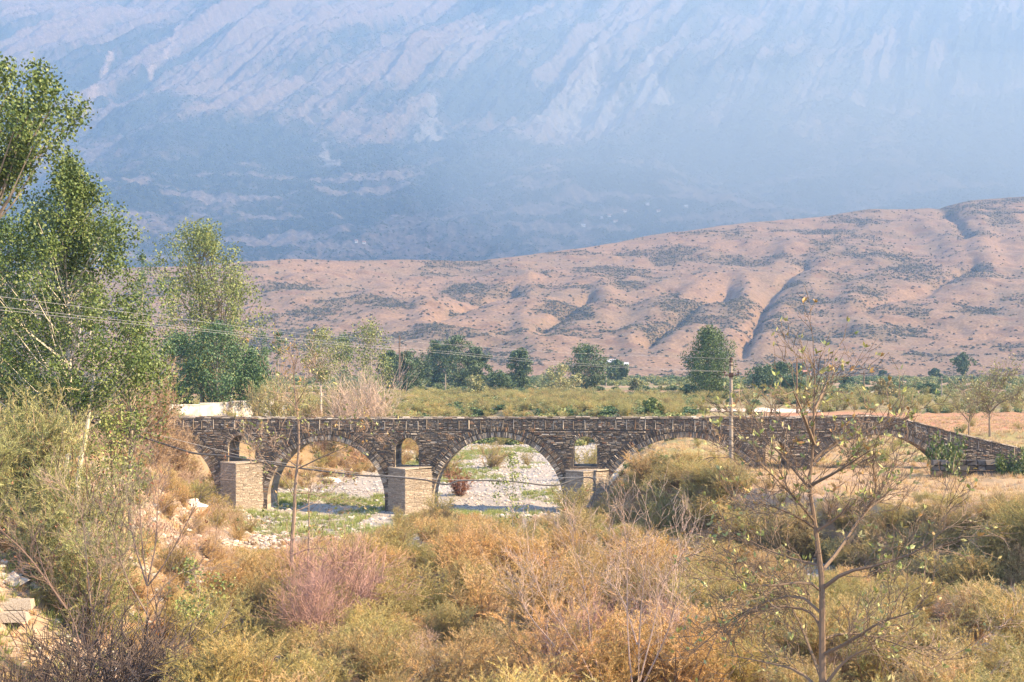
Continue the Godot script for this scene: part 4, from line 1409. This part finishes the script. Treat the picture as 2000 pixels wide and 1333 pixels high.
	limbed_tree("sycamore_tree", 30.0, [[1607, 1400], [1607, 1333], [1606, 1250], [1606, 1140], [1600, 1085], [1590, 1010], [1580, 950], [1588, 880], [1590, 800], [1592, 745], [1590, 700]], [
		[[1607, 1150], [1650, 1118], [1720, 1104], [1800, 1075], [1850, 1030]], [[1606, 1115], [1640, 1075], [1685, 1005], [1722, 975], [1758, 936]], [[1690, 1000], [1715, 965], [1702, 890], [1722, 838]],
		[[1601, 1105], [1560, 1096], [1500, 1076], [1440, 1042]], [[1604, 1155], [1580, 1136], [1500, 1146], [1450, 1140], [1412, 1122]], [[1606, 1232], [1590, 1200], [1560, 1187], [1480, 1184], [1430, 1208], [1370, 1262]],
		[[1592, 1020], [1555, 975], [1510, 930], [1480, 900]], [[1582, 955], [1540, 905], [1500, 860], [1450, 830]], [[1590, 868], [1565, 800], [1550, 765]], [[1588, 900], [1625, 868], [1680, 840]], [[1582, 950], [1640, 920], [1700, 880]],
		[[1607, 1250], [1640, 1238], [1700, 1240], [1760, 1262], [1830, 1290]], [[1607, 1280], [1660, 1255], [1720, 1215], [1790, 1195]], [[1606, 1330], [1580, 1260], [1555, 1200], [1520, 1150]], [[1608, 1345], [1650, 1290], [1690, 1270]], [[1604, 1350], [1560, 1310], [1500, 1295], [1420, 1280]],
		[[1590, 1030], [1560, 1010], [1500, 985], [1460, 985]], [[1592, 800], [1615, 750], [1622, 720]], [[1593, 1040], [1640, 1010], [1660, 980]], [[1606, 1200], [1560, 1160], [1480, 1180], [1420, 1230]]],
		{"seed": 531, "rad": .095, "bark": Color(.165, .12, .085), "twig": .8, "top": .25, "leafy": .24, "leaf": .125, "cols": syc, "twigs": 2.6, "thin": .008, "limb": .42}, "thin half bare sycamore standing nearest at the lower right")
	limbed_tree("sycamore_tree", 66.0, [[570, 1120], [570, 1060], [575, 1000], [576, 950], [584, 880], [583, 830], [577, 780], [573, 735], [572, 700]], [
		[[576, 975], [556, 936], [522, 908], [500, 880]], [[577, 962], [612, 966], [640, 975]], [[582, 916], [640, 888], [705, 862], [725, 842]], [[582, 914], [545, 885], [512, 856]], [[584, 870], [610, 850], [650, 838]], [[580, 800], [552, 765], [530, 735]], [[578, 790], [596, 760], [605, 730]], [[576, 1000], [610, 985], [650, 960]], [[571, 1085], [610, 1070], [660, 1075]], [[570, 1070], [545, 1045], [510, 1040]]],
		{"seed": 532, "rad": .12, "bark": Color(.26, .19, .14), "twig": 1.1, "leafy": .34, "leaf": .16, "cols": syc, "twigs": 2.2, "thin": .009, "limb": .24}, "slender sycamore sapling rising in front of the left arch")
	limbed_tree("bare_sapling", 68.0, [[600, 1120], [604, 1040], [602, 960], [606, 930]], [[[604, 1000], [630, 975]], [[603, 985], [585, 960]], [[604, 1030], [640, 1020]]], {"seed": 533, "rad": .06, "bark": Color(.28, .21, .165), "twig": .9, "leafy": .2, "leaf": .12, "cols": syc, "thin": .008}, "thin bare sapling right of the slender sycamore sapling")
	limbed_tree("bare_sapling", 48.0, [[288, 1290], [288, 1225], [287, 1140]], [[[287, 1140], [276, 1060], [272, 970], [270, 900]], [[288, 1138], [305, 1060], [307, 990], [312, 920]], [[289, 1145], [330, 1090], [370, 1010], [400, 955]], [[287, 1145], [262, 1065], [250, 1000], [245, 960]], [[287, 1200], [240, 1120], [222, 1030], [195, 985]], [[289, 1180], [340, 1125], [385, 1110]]], {"seed": 534, "rad": .06, "bark": Color(.20, .15, .12), "twig": 1.0, "leafy": .06, "leaf": .1, "cols": M.rust, "twigs": 3.6, "limb": .5, "thin": .006}, "bare sapling with many upright stems at the lower left")
	limbed_tree("bare_sapling", 47.0, [[155, 1290], [150, 1230], [130, 1185]], [[[130, 1190], [95, 1140], [50, 1080], [0, 1035], [-30, 1000]], [[120, 1180], [85, 1120], [70, 1060]]], {"seed": 535, "rad": .05, "bark": Color(.18, .125, .10), "twig": .9, "leafy": .03, "leaf": .1, "cols": M.rust, "twigs": 3.0, "limb": .6, "thin": .006}, "dark bare sapling leaning to the left edge")
	limbed_tree("bare_sapling", 49.0, [[195, 1270], [185, 1215], [176, 1180]], [[[177, 1185], [168, 1090], [163, 1020], [140, 965], [110, 940]], [[182, 1195], [200, 1110], [178, 1050]], [[190, 1230], [215, 1150], [205, 1100]]], {"seed": 536, "rad": .042, "bark": Color(.28, .21, .165), "twig": .9, "leafy": .03, "leaf": .1, "cols": M.rust, "twigs": 3.0, "limb": .55, "thin": .006}, "pale bare sapling between the leaning one and the many stemmed one")
	limbed_tree("bare_shrub", 44.0, [[1247, 1400], [1247, 1330], [1248, 1260]], [[[1248, 1265], [1253, 1180], [1262, 1100], [1270, 1020]], [[1250, 1330], [1278, 1220], [1292, 1145], [1330, 1085], [1345, 1060]], [[1240, 1390], [1226, 1250], [1225, 1140], [1226, 1070], [1218, 1010]], [[1200, 1390], [1155, 1270], [1147, 1180], [1130, 1100], [1112, 1050]], [[1190, 1390], [1120, 1250], [1060, 1170], [1036, 1110]], [[1180, 1390], [1090, 1270], [1030, 1200], [1015, 1160]], [[1250, 1350], [1300, 1250], [1320, 1180], [1330, 1120]], [[1245, 1260], [1215, 1160], [1180, 1130]]], {"seed": 537, "rad": .065, "bark": Color(.36, .265, .215), "twig": 1.15, "leafy": .02, "leaf": .08, "cols": M.rust, "twigs": 3.0, "limb": .42, "kids": 3, "thin": .0055}, "pale leafless shrub with long upright twigs near the lower centre")
	limbed_tree("bare_sapling", 46.0, [[1840, 1420], [1838, 1333], [1838, 1210]], [[[1840, 1333], [1900, 1260], [1960, 1220], [2010, 1180]], [[1842, 1340], [1925, 1320], [2000, 1300]]], {"seed": 538, "rad": .035, "bark": Color(.38, .27, .22), "twig": .7, "leafy": .05, "leaf": .1, "cols": syc, "thin": .005}, "bare stick like sapling at the lower right corner")
	var pinkish := bare_bush(59, 2.5, .62, 30, 3, 4, Color(.34, .21, .175), .012, .005)
	for q in [[650, 60.0, 1062, 1.0, "round leafless pinkish bush below the slender sycamore sapling"], [620, 56.0, 1120, .8, "smaller leafless pinkish bush in front of its round neighbour"], [720, 64.0, 1120, .9, "leafless pinkish bush at the right of the pinkish group"], [240, 78.0, 1000, .8, "leafless pinkish bush on the orange earth bank"], [1160, 47.0, 1190, .9, "leafless pinkish bush beneath the pale upright twigs"], [1290, 50.0, 1180, .8, "leafless pinkish bush right of the pale upright twigs"]]:
		var p := stand(q[0], q[1])
		var s: float = (at(q[0], q[2], q[1]).y - p.y) / 2.5
		bush("bare_bush", pinkish, p, Vector3(s * q[3], s, s * q[3]), q[0], q[4], "twigs")
	var dead := leaf_ball(60, 420, .11, M.rust)
	for q in [[300, 58.0, 1185, 34, "rust brown dead leaves hanging low on the bare stems"], [1690, 62.0, 1158, 40, "red brown leafy bush behind the near sycamore trunk"], [1075, 63.0, 1168, 26, "small clump of rust brown leaves among the pale twigs"]]:
		var p := at(q[0], q[2] + 70, q[1])
		var g := stand(q[0], q[1])
		var k: float = q[1] / F
		bush("rusty_bush", dead, g, Vector3(q[3] * k, (at(q[0], q[2], q[1]).y - g.y) / 1.3, q[3] * k), q[0], q[4])
	var heap := bare_bush(61, 2.0, 2.2, 60, 2, 4, Color(.085, .065, .055), .022, .008)
	for q in [[195, 46.5, 1165, 1.25, "dark heap of flood debris and roots at the lower left"], [50, 44.0, 1268, 1.2, "lower grey heap of twigs in the bottom left corner"]]:
		var p := stand(q[0], q[1])
		var s: float = (at(q[0], q[2], q[1]).y - p.y) / 2.0
		bush("debris_heap", heap, p, Vector3(s * q[3], s, s * q[3]), q[0], q[4], "twigs")
	# plants rooted in the bridge
	var wall_leaf := leaf_ball(62, 200, .16, [M.brown[0], M.brown[2], Color(.40, .23, .12)])
	var ivy := leaf_ball(63, 260, .15, [Color(.03, .06, .02), Color(.05, .08, .03)])
	for q in [[705, 836, .55, wall_leaf, "rusty creeper below the parapet over the left arch"], [742, 856, .5, wall_leaf, "dry tan tuft on the spandrel left of the middle window"], [880, 852, .5, wall_leaf, "dry orange tuft on the left haunch of the middle arch"], [600, 838, .6, wall_leaf, "brown creeper over the crown of the left arch"], [1040, 838, .4, wall_leaf, "small dry tuft right of the crown of the middle arch"], [816, 900, .33, ivy, "dark ivy in the right jamb of the middle window"], [455, 905, .3, wall_leaf, "tuft on the sill of the left window"]]:
		var b := on_bridge(q[0], q[1])
		var t := deg_to_rad(TURN)
		var p := Vector3(b.x * cos(t), b.y - q[2] * .6, -112.0 + b.x * sin(t) + (.06 if q[3] != ivy else -.7))
		var o := thing("wall_plant", p, q[4], "plant")
		put(q[3], "foliage", o).scale = Vector3(q[2], q[2] * (1.0 if q[3] != ivy else 2.2), .22 if q[3] != ivy else .5)

# ------------------------------------------------------------------ poles, wires, pipe, walls, houses, rocks
func sweep(list: Array, rad: float, sides: int, mat: Material, origin: Vector3) -> ArrayMesh:
	var c := Curve3D.new()
	for i in list.size():
		var p: Vector3 = list[i]
		var d: Vector3 = (list[mini(i + 1, list.size() - 1)] - list[maxi(i - 1, 0)]) * .17
		c.add_point(p - origin, -d, d)
	var pts := c.tessellate(4, 3)
	var rr := PackedFloat32Array()
	for i in pts.size(): rr.append(rad)
	var sh := Shape.new()
	sh.tube(pts, rr, sides, Color.WHITE, true)
	return sh.done(mat)

func straight(a: Vector3, b: Vector3, r0: float, r1: float, sides: int, mat: Material, called: String, parent: Node) -> MeshInstance3D:
	var sh := Shape.new()
	sh.tube(PackedVector3Array([a, b]), PackedFloat32Array([r0, r1]), sides, Color.WHITE, true)
	return put(sh.done(mat), called, parent)

func build_things() -> void:
	var r := RandomNumberGenerator.new()
	r.seed = 601
	var concrete := paint(.85, false, lin(.38, .335, .275))
	concrete.albedo_texture = grain(91, .03, Color(.75, .72, .68), Color(1, 1, 1), 256)
	concrete.uv1_triplanar = true
	concrete.uv1_scale = Vector3(2, .6, 2)
	var iron := paint(.7, false, lin(.07, .045, .035))
	var wood := paint(.85, false, lin(.15, .105, .075))
	var wire_mat := paint(.45, false, lin(.30, .30, .31))
	# the concrete pole before the bridge
	var foot := stand(1428, 108.0)
	var top := at(1428, 706, 108.0)
	var pole := thing("utility_pole", foot, "tall concrete utility pole with a cross arm before the bridge", "pole")
	var h := top.y - foot.y
	straight(Vector3(0, -.5, 0), Vector3(0, h, 0), .17, .115, 8, concrete, "shaft", pole)
	var arm_y := at(1428, 733, 108.0).y - foot.y
	var arm := Shape.new()
	arm.box(Transform3D(Basis().scaled(Vector3(1.12, .09, .09)), Vector3(.02, arm_y, .17)), Color.WHITE)
	var arm_node := put(arm.done(iron), "cross_arm", pole)
	var collar := Shape.new()
	collar.box(Transform3D(Basis().scaled(Vector3(.3, .34, .32)), Vector3(0, arm_y, .02)), Color.WHITE)
	put(collar.done(iron), "collar", pole)
	straight(Vector3(0, h, 0), Vector3(0, h + .28, 0), .05, .04, 6, iron, "top_pin", pole)
	for x in [-.50, .54]:
		straight(Vector3(x, arm_y, .17), Vector3(x, arm_y + .17, .17), .03, .03, 6, iron, "insulator_pin", arm_node)
		var cup := Shape.new()
		cup.tube(PackedVector3Array([Vector3(x, arm_y + .13, .17), Vector3(x, arm_y + .2, .17), Vector3(x, arm_y + .32, .17), Vector3(x, arm_y + .36, .17)]), PackedFloat32Array([.075, .085, .06, .03]), 8, Color.WHITE, true)
		put(cup.done(iron), "insulator", pole)
	for y in [-.35, -.1, .14]:
		var cup := Shape.new()
		cup.tube(PackedVector3Array([Vector3(0, h + y, 0), Vector3(0, h + y + .08, 0), Vector3(0, h + y + .16, 0)]), PackedFloat32Array([.12, .135, .09]), 8, Color.WHITE, true)
		put(cup.done(iron), "pole_cap" if y > 0 else "band", pole)
	# its wires run to the left, towards a pole out of the picture
	var runs := [
		[[[1428, 701, 108.0], [1340, 698, 103.0], [1110, 690, 92.0], [885, 674, 80.0], [590, 652, 66.0], [430, 633, 59.0], [0, 580, 44.0], [-260, 545, 37.0]], "topmost overhead wire running left from the pole top"],
		[[[1419, 726, 107.9], [1340, 723, 103.0], [1110, 709, 92.0], [885, 688, 80.0], [590, 663, 66.0], [430, 647, 59.0], [0, 600, 44.0], [-260, 566, 37.0]], "middle overhead wire running left from the cross arm"],
		[[[1447, 726, 107.7], [1340, 725, 102.0], [1110, 713, 91.0], [885, 692, 79.0], [590, 668, 65.0], [430, 651, 58.0], [0, 606, 43.0], [-260, 574, 36.0]], "lowest overhead wire running left from the cross arm"]]
	for w in runs:
		var pts := []
		for q in w[0]: pts.append(at(q[0], q[1], q[2]))
		var o := put(sweep(pts, .0055, 4, wire_mat, pts[0]), "overhead_wire", self)
		o.position = pts[0]
		tag(o, w[1], "wire", "wires of the concrete pole")
	# poles on the plain
	for q in [[780, 771, 656, .16, true, "tall wooden pole on the plain above the middle window"], [870, 771, 731, .10, false, "short pale pole below the joined poplars"], [1557, 808, 700, .14, true, "tall wooden pole just behind the bridge right of the concrete pole"], [1580, 757, 745, .12, false, "small white post beside the tiled hut"], [1688, 765, 726, .10, true, "dark pole on the plain left of the white panel"], [1840, 785, 735, .07, false, "thin pale pole on the plain at the right"], [1184, 756, 736, .10, false, "short pale pole below the white farmhouse"], [1510, 765, 742, .09, false, "thin post beside the broad grey green tree"]]:
		var p := on_ground(q[0], q[1])
		var d: float = -p.z
		var hh: float = at(q[0], q[2], d).y - p.y
		var o := thing("field_pole", p, q[5], "pole", "poles on the plain")
		straight(Vector3(0, -.4, 0), Vector3(0, hh, 0), q[3] * d / 300.0 + .06, q[3] * d / 300.0 + .03, 6, wood if q[4] else concrete, "shaft", o)
		if hh > 5.0:
			var bar := Shape.new()
			bar.box(Transform3D(Basis().scaled(Vector3(1.3, .1, .1)), Vector3(0, hh - .7, .1)), Color.WHITE)
			put(bar.done(wood), "cross_arm", o)
	# the black pipe that hangs across the riverbed
	var pipe_mat := paint(.5, false, lin(.035, .035, .04))
	var pts := []
	for q in [[118, 806, 63.0], [180, 826, 65.0], [270, 852, 67.0], [370, 884, 70.0], [430, 890, 72.0], [460, 894, 73.0], [520, 905, 75.5], [600, 917, 78.0], [700, 929, 83.0], [780, 933, 87.0], [830, 938, 90.0], [870, 947, 92.0], [905, 939, 94.0], [1000, 941, 97.5], [1060, 948, 99.0], [1090, 948, 100.0], [1120, 938, 101.0], [1148, 933, 101.5], [1162, 942, 101.5], [1161, 972, 101.3], [1150, 1000, 101.0], [1148, 1030, 100.8]]:
		pts.append(at(q[0], q[1], q[2]))
	var pipe := put(sweep(pts, .048, 7, pipe_mat, pts[0]), "water_pipe", self)
	pipe.position = pts[0]
	tag(pipe, "black plastic pipe hanging across the riverbed before the piers", "pipe")
	var cable_pts := []
	for q in [[118, 803, 62.9], [500, 898, 74.6], [870, 937, 92.0], [1150, 932, 101.6], [1190, 950, 103.0], [1234, 970, 104.0]]: cable_pts.append(at(q[0], q[1], q[2]))
	var cable := put(sweep(cable_pts, .009, 4, wire_mat, cable_pts[0]), "support_cable", self)
	cable.position = cable_pts[0]
	tag(cable, "thin grey cable that carries the black pipe to the terrace", "cable")
	# the white wall behind the left end of the bridge
	var plaster := paint(.9, false, lin(.78, .75, .70))
	plaster.albedo_texture = grain(92, .012, Color(.78, .75, .70), Color(1, 1, 1), 256)
	plaster.uv1_triplanar = true
	plaster.uv1_scale = Vector3(.3, .3, .3)
	var wp := at(456, 815, 150.0)
	var ww := thing("white_wall", Vector3(wp.x, land(wp.x, wp.z), wp.z), "white plastered wall under the locust trees behind the bridge", "wall")
	var left := at(325, 793, 150.0) - ww.position
	var right := at(582, 781, 150.0) - ww.position
	for k in 4:
		var a := left.lerp(right, k / 4.0)
		var b := left.lerp(right, (k + 1) / 4.0)
		var body := Shape.new()
		body.box(Transform3D(Basis().scaled(Vector3(b.x - a.x - .02, (a.y + b.y) / 2 + 2.2, .3)), Vector3((a.x + b.x) / 2, ((a.y + b.y) / 2 - 2.2) / 2, 0)), Color.WHITE)
		put(body.done(plaster), "panel", ww)
		var cap := Shape.new()
		cap.box(Transform3D(Basis().scaled(Vector3(b.x - a.x - .03, .1, .42)), Vector3((a.x + b.x) / 2, (a.y + b.y) / 2 + .05, 0)), Color.WHITE)
		put(cap.done(plaster), "coping", ww)
	ww.rotation.y = .45
	var creeper := Shape.new()
	for i in 46:
		var t := r.randf_range(.42, .72)
		var p := left.lerp(right, t) + Vector3(0, .1, .24 + r.randf() * .12)
		var drop := r.randf_range(.35, 1.5)
		var strand := PackedVector3Array([p + Vector3(0, .1, -.3), p, p + Vector3(r.randf_range(-.1, .1), -drop * .5, .03), p + Vector3(r.randf_range(-.2, .2), -drop, 0)])
		creeper.tube(strand, PackedFloat32Array([.02, .02, .014, .006]), 3, Color(.16, .12, .085) * r.randf_range(.7, 1.4))
		for k in 8: leaf(creeper, r, p + Vector3(r.randf_range(-.15, .15), -drop * r.randf(), .05), .14, pick(r, M.locust + M.brown))
	var hang := thing("hanging_creeper", ww.position, "dark creeper strands hanging over the front of the white wall", "plant")
	hang.rotation.y = .45
	put(creeper.done(M.leaf), "strands", hang)
	# the ruined wall on the terrace
	var rw := on_ground(1818, 938)
	var ruin := thing("ruined_wall", rw, "low ruined wall of dark grey blocks beside the bridge at the right", "wall")
	var tones := []
	for c in [Color(.13, .12, .115), Color(.17, .155, .14), Color(.10, .095, .09), Color(.22, .19, .16), Color(.30, .22, .16)]:
		var tm: StandardMaterial3D = M.stone.duplicate()
		tm.vertex_color_use_as_albedo = false
		tm.albedo_color = lin(c.r, c.g, c.b)
		tones.append(tm)
	for course in 4:
		var x := -.1 + r.randf() * .3
		while x < 8.6:
			var len := r.randf_range(.5, 1.0)
			if course < 3 or x < 6.5:
				var blk := Shape.new()
				blk.block(Vector3(x, -.15 + course * .40, -.25), Vector3(len - .025, 0, 0), Vector3(0, .385, 0), Vector3(0, 0, .5), Color.WHITE, .03, r)
				blk.quad(Vector3(x, -.15 + course * .4, -.25), Vector3(x + len - .025, -.15 + course * .4, -.25), Vector3(x + len - .025, .235 + course * .4, -.25), Vector3(x, .235 + course * .4, -.25), Color.WHITE)
				put(blk.done(tones[r.randi() % (4 if x > 1.5 else 5)]), "block", ruin)
			x += len
	# houses
	var roof_red := paint(.85, false, lin(.36, .17, .11))
	var roof_grey := paint(.7, false, lin(.45, .45, .46))
	var glass := paint(.2, false, lin(.05, .06, .07), .5)
	for q in [[1199, 715, true, 8.0, 5.0, 2.4, roof_grey, "white farmhouse with a grey roof at the foot of the hill"], [1219, 717, true, 8.0, 4.0, 1.6, roof_grey, "long grey roofed shed right of the white farmhouse"], [1572, 737, false, 6.0, 5.0, 2.6, roof_red, "small tiled hut behind the clump right of the concrete pole"]]:
		var p := hill_spot(q[0], q[1]) if q[2] else on_ground(q[0], q[1])
		house("farmhouse" if q[3] > 7 else "hut", p, q[3], q[4], q[5], plaster, q[6], glass, q[7], q[5] > 2.5)
	var n := 0
	for q in [[1178, 428, "white village house on the lower mountain slope, leftmost of the row"], [1192, 426, "white village house right beside the leftmost one of the row"], [1342, 405, "tiny white village house high above the ridge of the hill"], [1222, 416, "tan village house in the middle of the mountain foot"], [1140, 443, "village house nearest the ridge of the hill"], [1288, 416, "village house right of the tan one on the mountain foot"], [698, 480, "red roofed farmstead below the pale field on the mountain foot"], [712, 479, "small red roofed barn beside the mountain farmstead"], [1268, 402, "village house among trees above the tan house"], [1205, 437, "long white village house below the row"]]:
		n += 1
		house("village_house", mount_spot(q[0], q[1]), r.randf_range(5, 9), 5.0, r.randf_range(2.4, 3.6), plaster, roof_red if n % 2 == 0 or q[0] < 800 else roof_grey, glass, q[2], false)
	var white_panel := thing("white_panel", on_ground(1706, 779), "small white sheet metal panel beside the yellow brown shrub", "panel")
	var pb := Shape.new()
	pb.box(Transform3D(Basis(Vector3.UP, .2).scaled_local(Vector3(1.3, 1.5, .06)), Vector3(0, .85, 0)), Color.WHITE)
	put(pb.done(plaster), "sheet", white_panel)
	for x in [-.55, .55]: straight(Vector3(x, -.2, -.1), Vector3(x, 1.5, -.1), .04, .04, 5, iron, "post", white_panel)
	# boulders and slabs on the left
	for q in [[375, 990, 24, Color(.66, .61, .54), "white boulder on the bank below the left window"], [43, 1112, 20, Color(.33, .28, .24), "grey boulder on the orange bank at the left edge"], [20, 1140, 26, Color(.55, .48, .40), "pale flat rock below the grey boulder"], [70, 1150, 16, Color(.50, .43, .36), "small pale rock right of the flat rock"], [120, 1105, 9, Color(.58, .50, .42), "small round stone on the orange bank"], [648, 945, 16, Color(.68, .62, .56), "white rock on the gravel in the left arch"], [1402, 1172, 14, Color(.66, .60, .55), "white rock lying among the bushes at the right"], [1010, 1095, 8, Color(.60, .54, .48), "small white rock in the middle of the thicket"]]:
		var p := on_ground(q[0], q[1])
		var k: float = -p.z / F * q[2]
		var o := put(rock(int(q[0]), .5), "boulder", self, tinted_rock(q[3]))
		o.transform = turned(p - Vector3(0, k * .15, 0), Vector3(k, k * .75, k * .9), q[0])
		tag(o, q[4], "boulder")
	for q in [[6, 1176, 2.2, "upper long pale stone slab at the left edge"], [-4, 1203, 2.2, "lower long pale stone slab at the left edge"]]:
		var p := on_ground(q[0], q[1])
		var sl := Shape.new()
		sl.block(Vector3(-q[2] / 2, -.25, .5), Vector3(q[2], 0, 0), Vector3(0, 0, -.8), Vector3(0, .34, 0), Color(.58, .51, .43), .05, r)
		var o := put(sl.done(M.stone), "stone_slab", self)
		o.position = p
		o.rotation.y = .15
		tag(o, q[3], "slab")
	# the farm track beyond the bridge
	var track := PackedVector3Array()
	var tc := PackedColorArray()
	for j in 3:
		for i in 60:
			var x := lerpf(20.0, 52.0, i / 59.0)
			var z := -238.0 - (x - 20.0) * .1 - (j - 1) * 5.0
			track.append(Vector3(x, land(x, z) + .12, z))
			tc.append(Color(.62, .48, .36) * (1.0 + .15 * n_fine.get_noise_2d(x * 3.0, z)))
	var tr := put(sheet(60, 3, track, tc, paint(.95)), "path", self)
	tag(tr, "pale farm track on the plain behind the concrete pole", "path", "", "structure")

func tinted_rock(c: Color) -> StandardMaterial3D:
	var m: StandardMaterial3D = M.rock.duplicate()
	m.albedo_color = lin(c.r, c.g, c.b)
	return m

func hill_spot(px: float, row: float) -> Vector3:
	var i := clampi(int((px + 350.0) / 2700.0 * (HX - 1)), 0, HX - 1)
	for j in HZ:
		if row_of(hill_pts[j * HX + i]) < row: return hill_pts[j * HX + i]
	return hill_pts[i]

func mount_spot(px: float, row: float) -> Vector3:
	var i := clampi(int((px + 350.0) / 2700.0 * (MX - 1)), 0, MX - 1)
	for j in MZ:
		if row_of(mount_pts[j * MX + i]) < row: return mount_pts[j * MX + i]
	return mount_pts[i]

func house(called: String, p: Vector3, w: float, dp: float, h: float, wall_mat: Material, roof_mat: Material, glass: Material, label: String, detailed: bool) -> void:
	var o := thing(called, p, label, "house")
	var b := Shape.new()
	b.box(Transform3D(Basis().scaled(Vector3(w, h + 2.0, dp)), Vector3(0, (h - 2.0) / 2, 0)), Color.WHITE)
	for s in [-1, 1]: b.tri(Vector3(s * w / 2, h, -dp / 2), Vector3(s * w / 2, h, dp / 2), Vector3(s * w / 2, h + dp * .3, 0), Color.WHITE)
	put(b.done(wall_mat), "wall", o)
	var rf := Shape.new()
	for s in [-1, 1]:
		var e := Vector3(0, h - .1, s * (dp / 2 + .4))
		var t := Vector3(0, h + dp * .3 + .1, 0)
		var x := Vector3(w / 2 + .4, 0, 0)
		rf.quad(e - x, e + x, t + x, t - x, Color.WHITE)
		rf.quad(e - x + Vector3.DOWN * .15, e + x + Vector3.DOWN * .15, e + x, e - x, Color.WHITE)
	put(rf.done(roof_mat), "roof", o)
	for k in 3:
		var wd := Shape.new()
		wd.box(Transform3D(Basis().scaled(Vector3(1.2, 1.3, .12)), Vector3((k - 1) * w * .3, h * .55, dp / 2 + .03)), Color.WHITE)
		if k == 1 and detailed: continue
		put(wd.done(glass), "window", o)
	if detailed:
		var dr := Shape.new()
		dr.box(Transform3D(Basis().scaled(Vector3(1.3, 2.2, .12)), Vector3(0, 1.1, dp / 2 + .03)), Color.WHITE)
		put(dr.done(glass), "door", o)
func sky_and_light() -> void:
	var cam := Camera3D.new()
	cam.name = "camera"
	add_child(cam)
	cam.fov = rad_to_deg(2.0 * atan(666.5 / F))
	cam.position = Vector3(0, EYE, 0)
	cam.rotation_degrees = Vector3(TILT, 0, 0)
	cam.near = 0.5
	cam.far = 30000.0
	cam.current = true
	var env := Environment.new()
	env.background_mode = Environment.BG_SKY
	var sm := ProceduralSkyMaterial.new()
	sm.sky_top_color = Color(.48, .58, .74)
	sm.sky_horizon_color = Color(.84, .86, .89)
	sm.ground_horizon_color = Color(.62, .58, .52)
	sm.ground_bottom_color = Color(.45, .38, .30)
	sm.sun_angle_max = 20.0
	sm.sky_energy_multiplier = 1.05
	sm.ground_energy_multiplier = 1.0
	env.sky = Sky.new()
	env.sky.sky_material = sm
	env.tonemap_mode = Environment.TONE_MAPPER_LINEAR
	env.tonemap_exposure = 3.75
	env.fog_enabled = true
	env.fog_density = 0.00016
	env.fog_light_color = Color(.60, .78, 1.0)
	env.volumetric_fog_enabled = true
	env.volumetric_fog_density = 0.0
	env.sdfgi_enabled = true
	env.ssao_enabled = true
	env.ssil_enabled = true
	var we := WorldEnvironment.new()
	we.name = "world_environment"
	we.environment = env
	add_child(we)
	var sun := DirectionalLight3D.new()
	sun.name = "sun"
	sun.light_energy = 1.6
	sun.light_color = Color(1.0, .88, .70)
	sun.light_angular_distance = 0.5
	sun.shadow_enabled = true
	add_child(sun)
	sun.look_at_from_position(Vector3.ZERO, -Vector3(.80, .55, .20))

# smoke that lies in the valley between the hill and the mountain
func build_smoke() -> void:
	for q in [[700, 330, 3000.0, Vector3(6400, 2300, 1300), .00008, "wide bluish smoke haze lying before the whole mountain", Color(.70, .85, 1.0)],
			[2050, 290, 2800.0, Vector3(2600, 1000, 1200), .00040, "pale smoke drifting before the mountain at the right", Color(.84, .93, 1.0)],
			[1900, 370, 2650.0, Vector3(2000, 480, 900), .00036, "low pale smoke just above the right end of the hill", Color(.88, .95, 1.0)],
			[1500, 250, 2850.0, Vector3(2600, 800, 1000), .00014, "thin smoke in the middle of the mountain face", Color(.80, .91, 1.0)]]:
		var f := FogVolume.new()
		f.name = numbered("smoke")
		f.shape = RenderingServer.FOG_VOLUME_SHAPE_ELLIPSOID
		f.size = q[3]
		var m := FogMaterial.new()
		m.density = q[4]
		m.albedo = q[6]
		f.material = m
		add_child(f)
		f.position = at(q[0], q[1], q[2])
		tag(f, q[5], "smoke", "", "stuff")

func _ready() -> void:
	sky_and_light()
	palettes()
	M.rock = paint(.9)
	build_ground()
	build_hill()
	build_mountain()
	build_bridge()
	build_smoke()
	build_undergrowth()
	build_far_cover()
	build_trees()
	build_things()
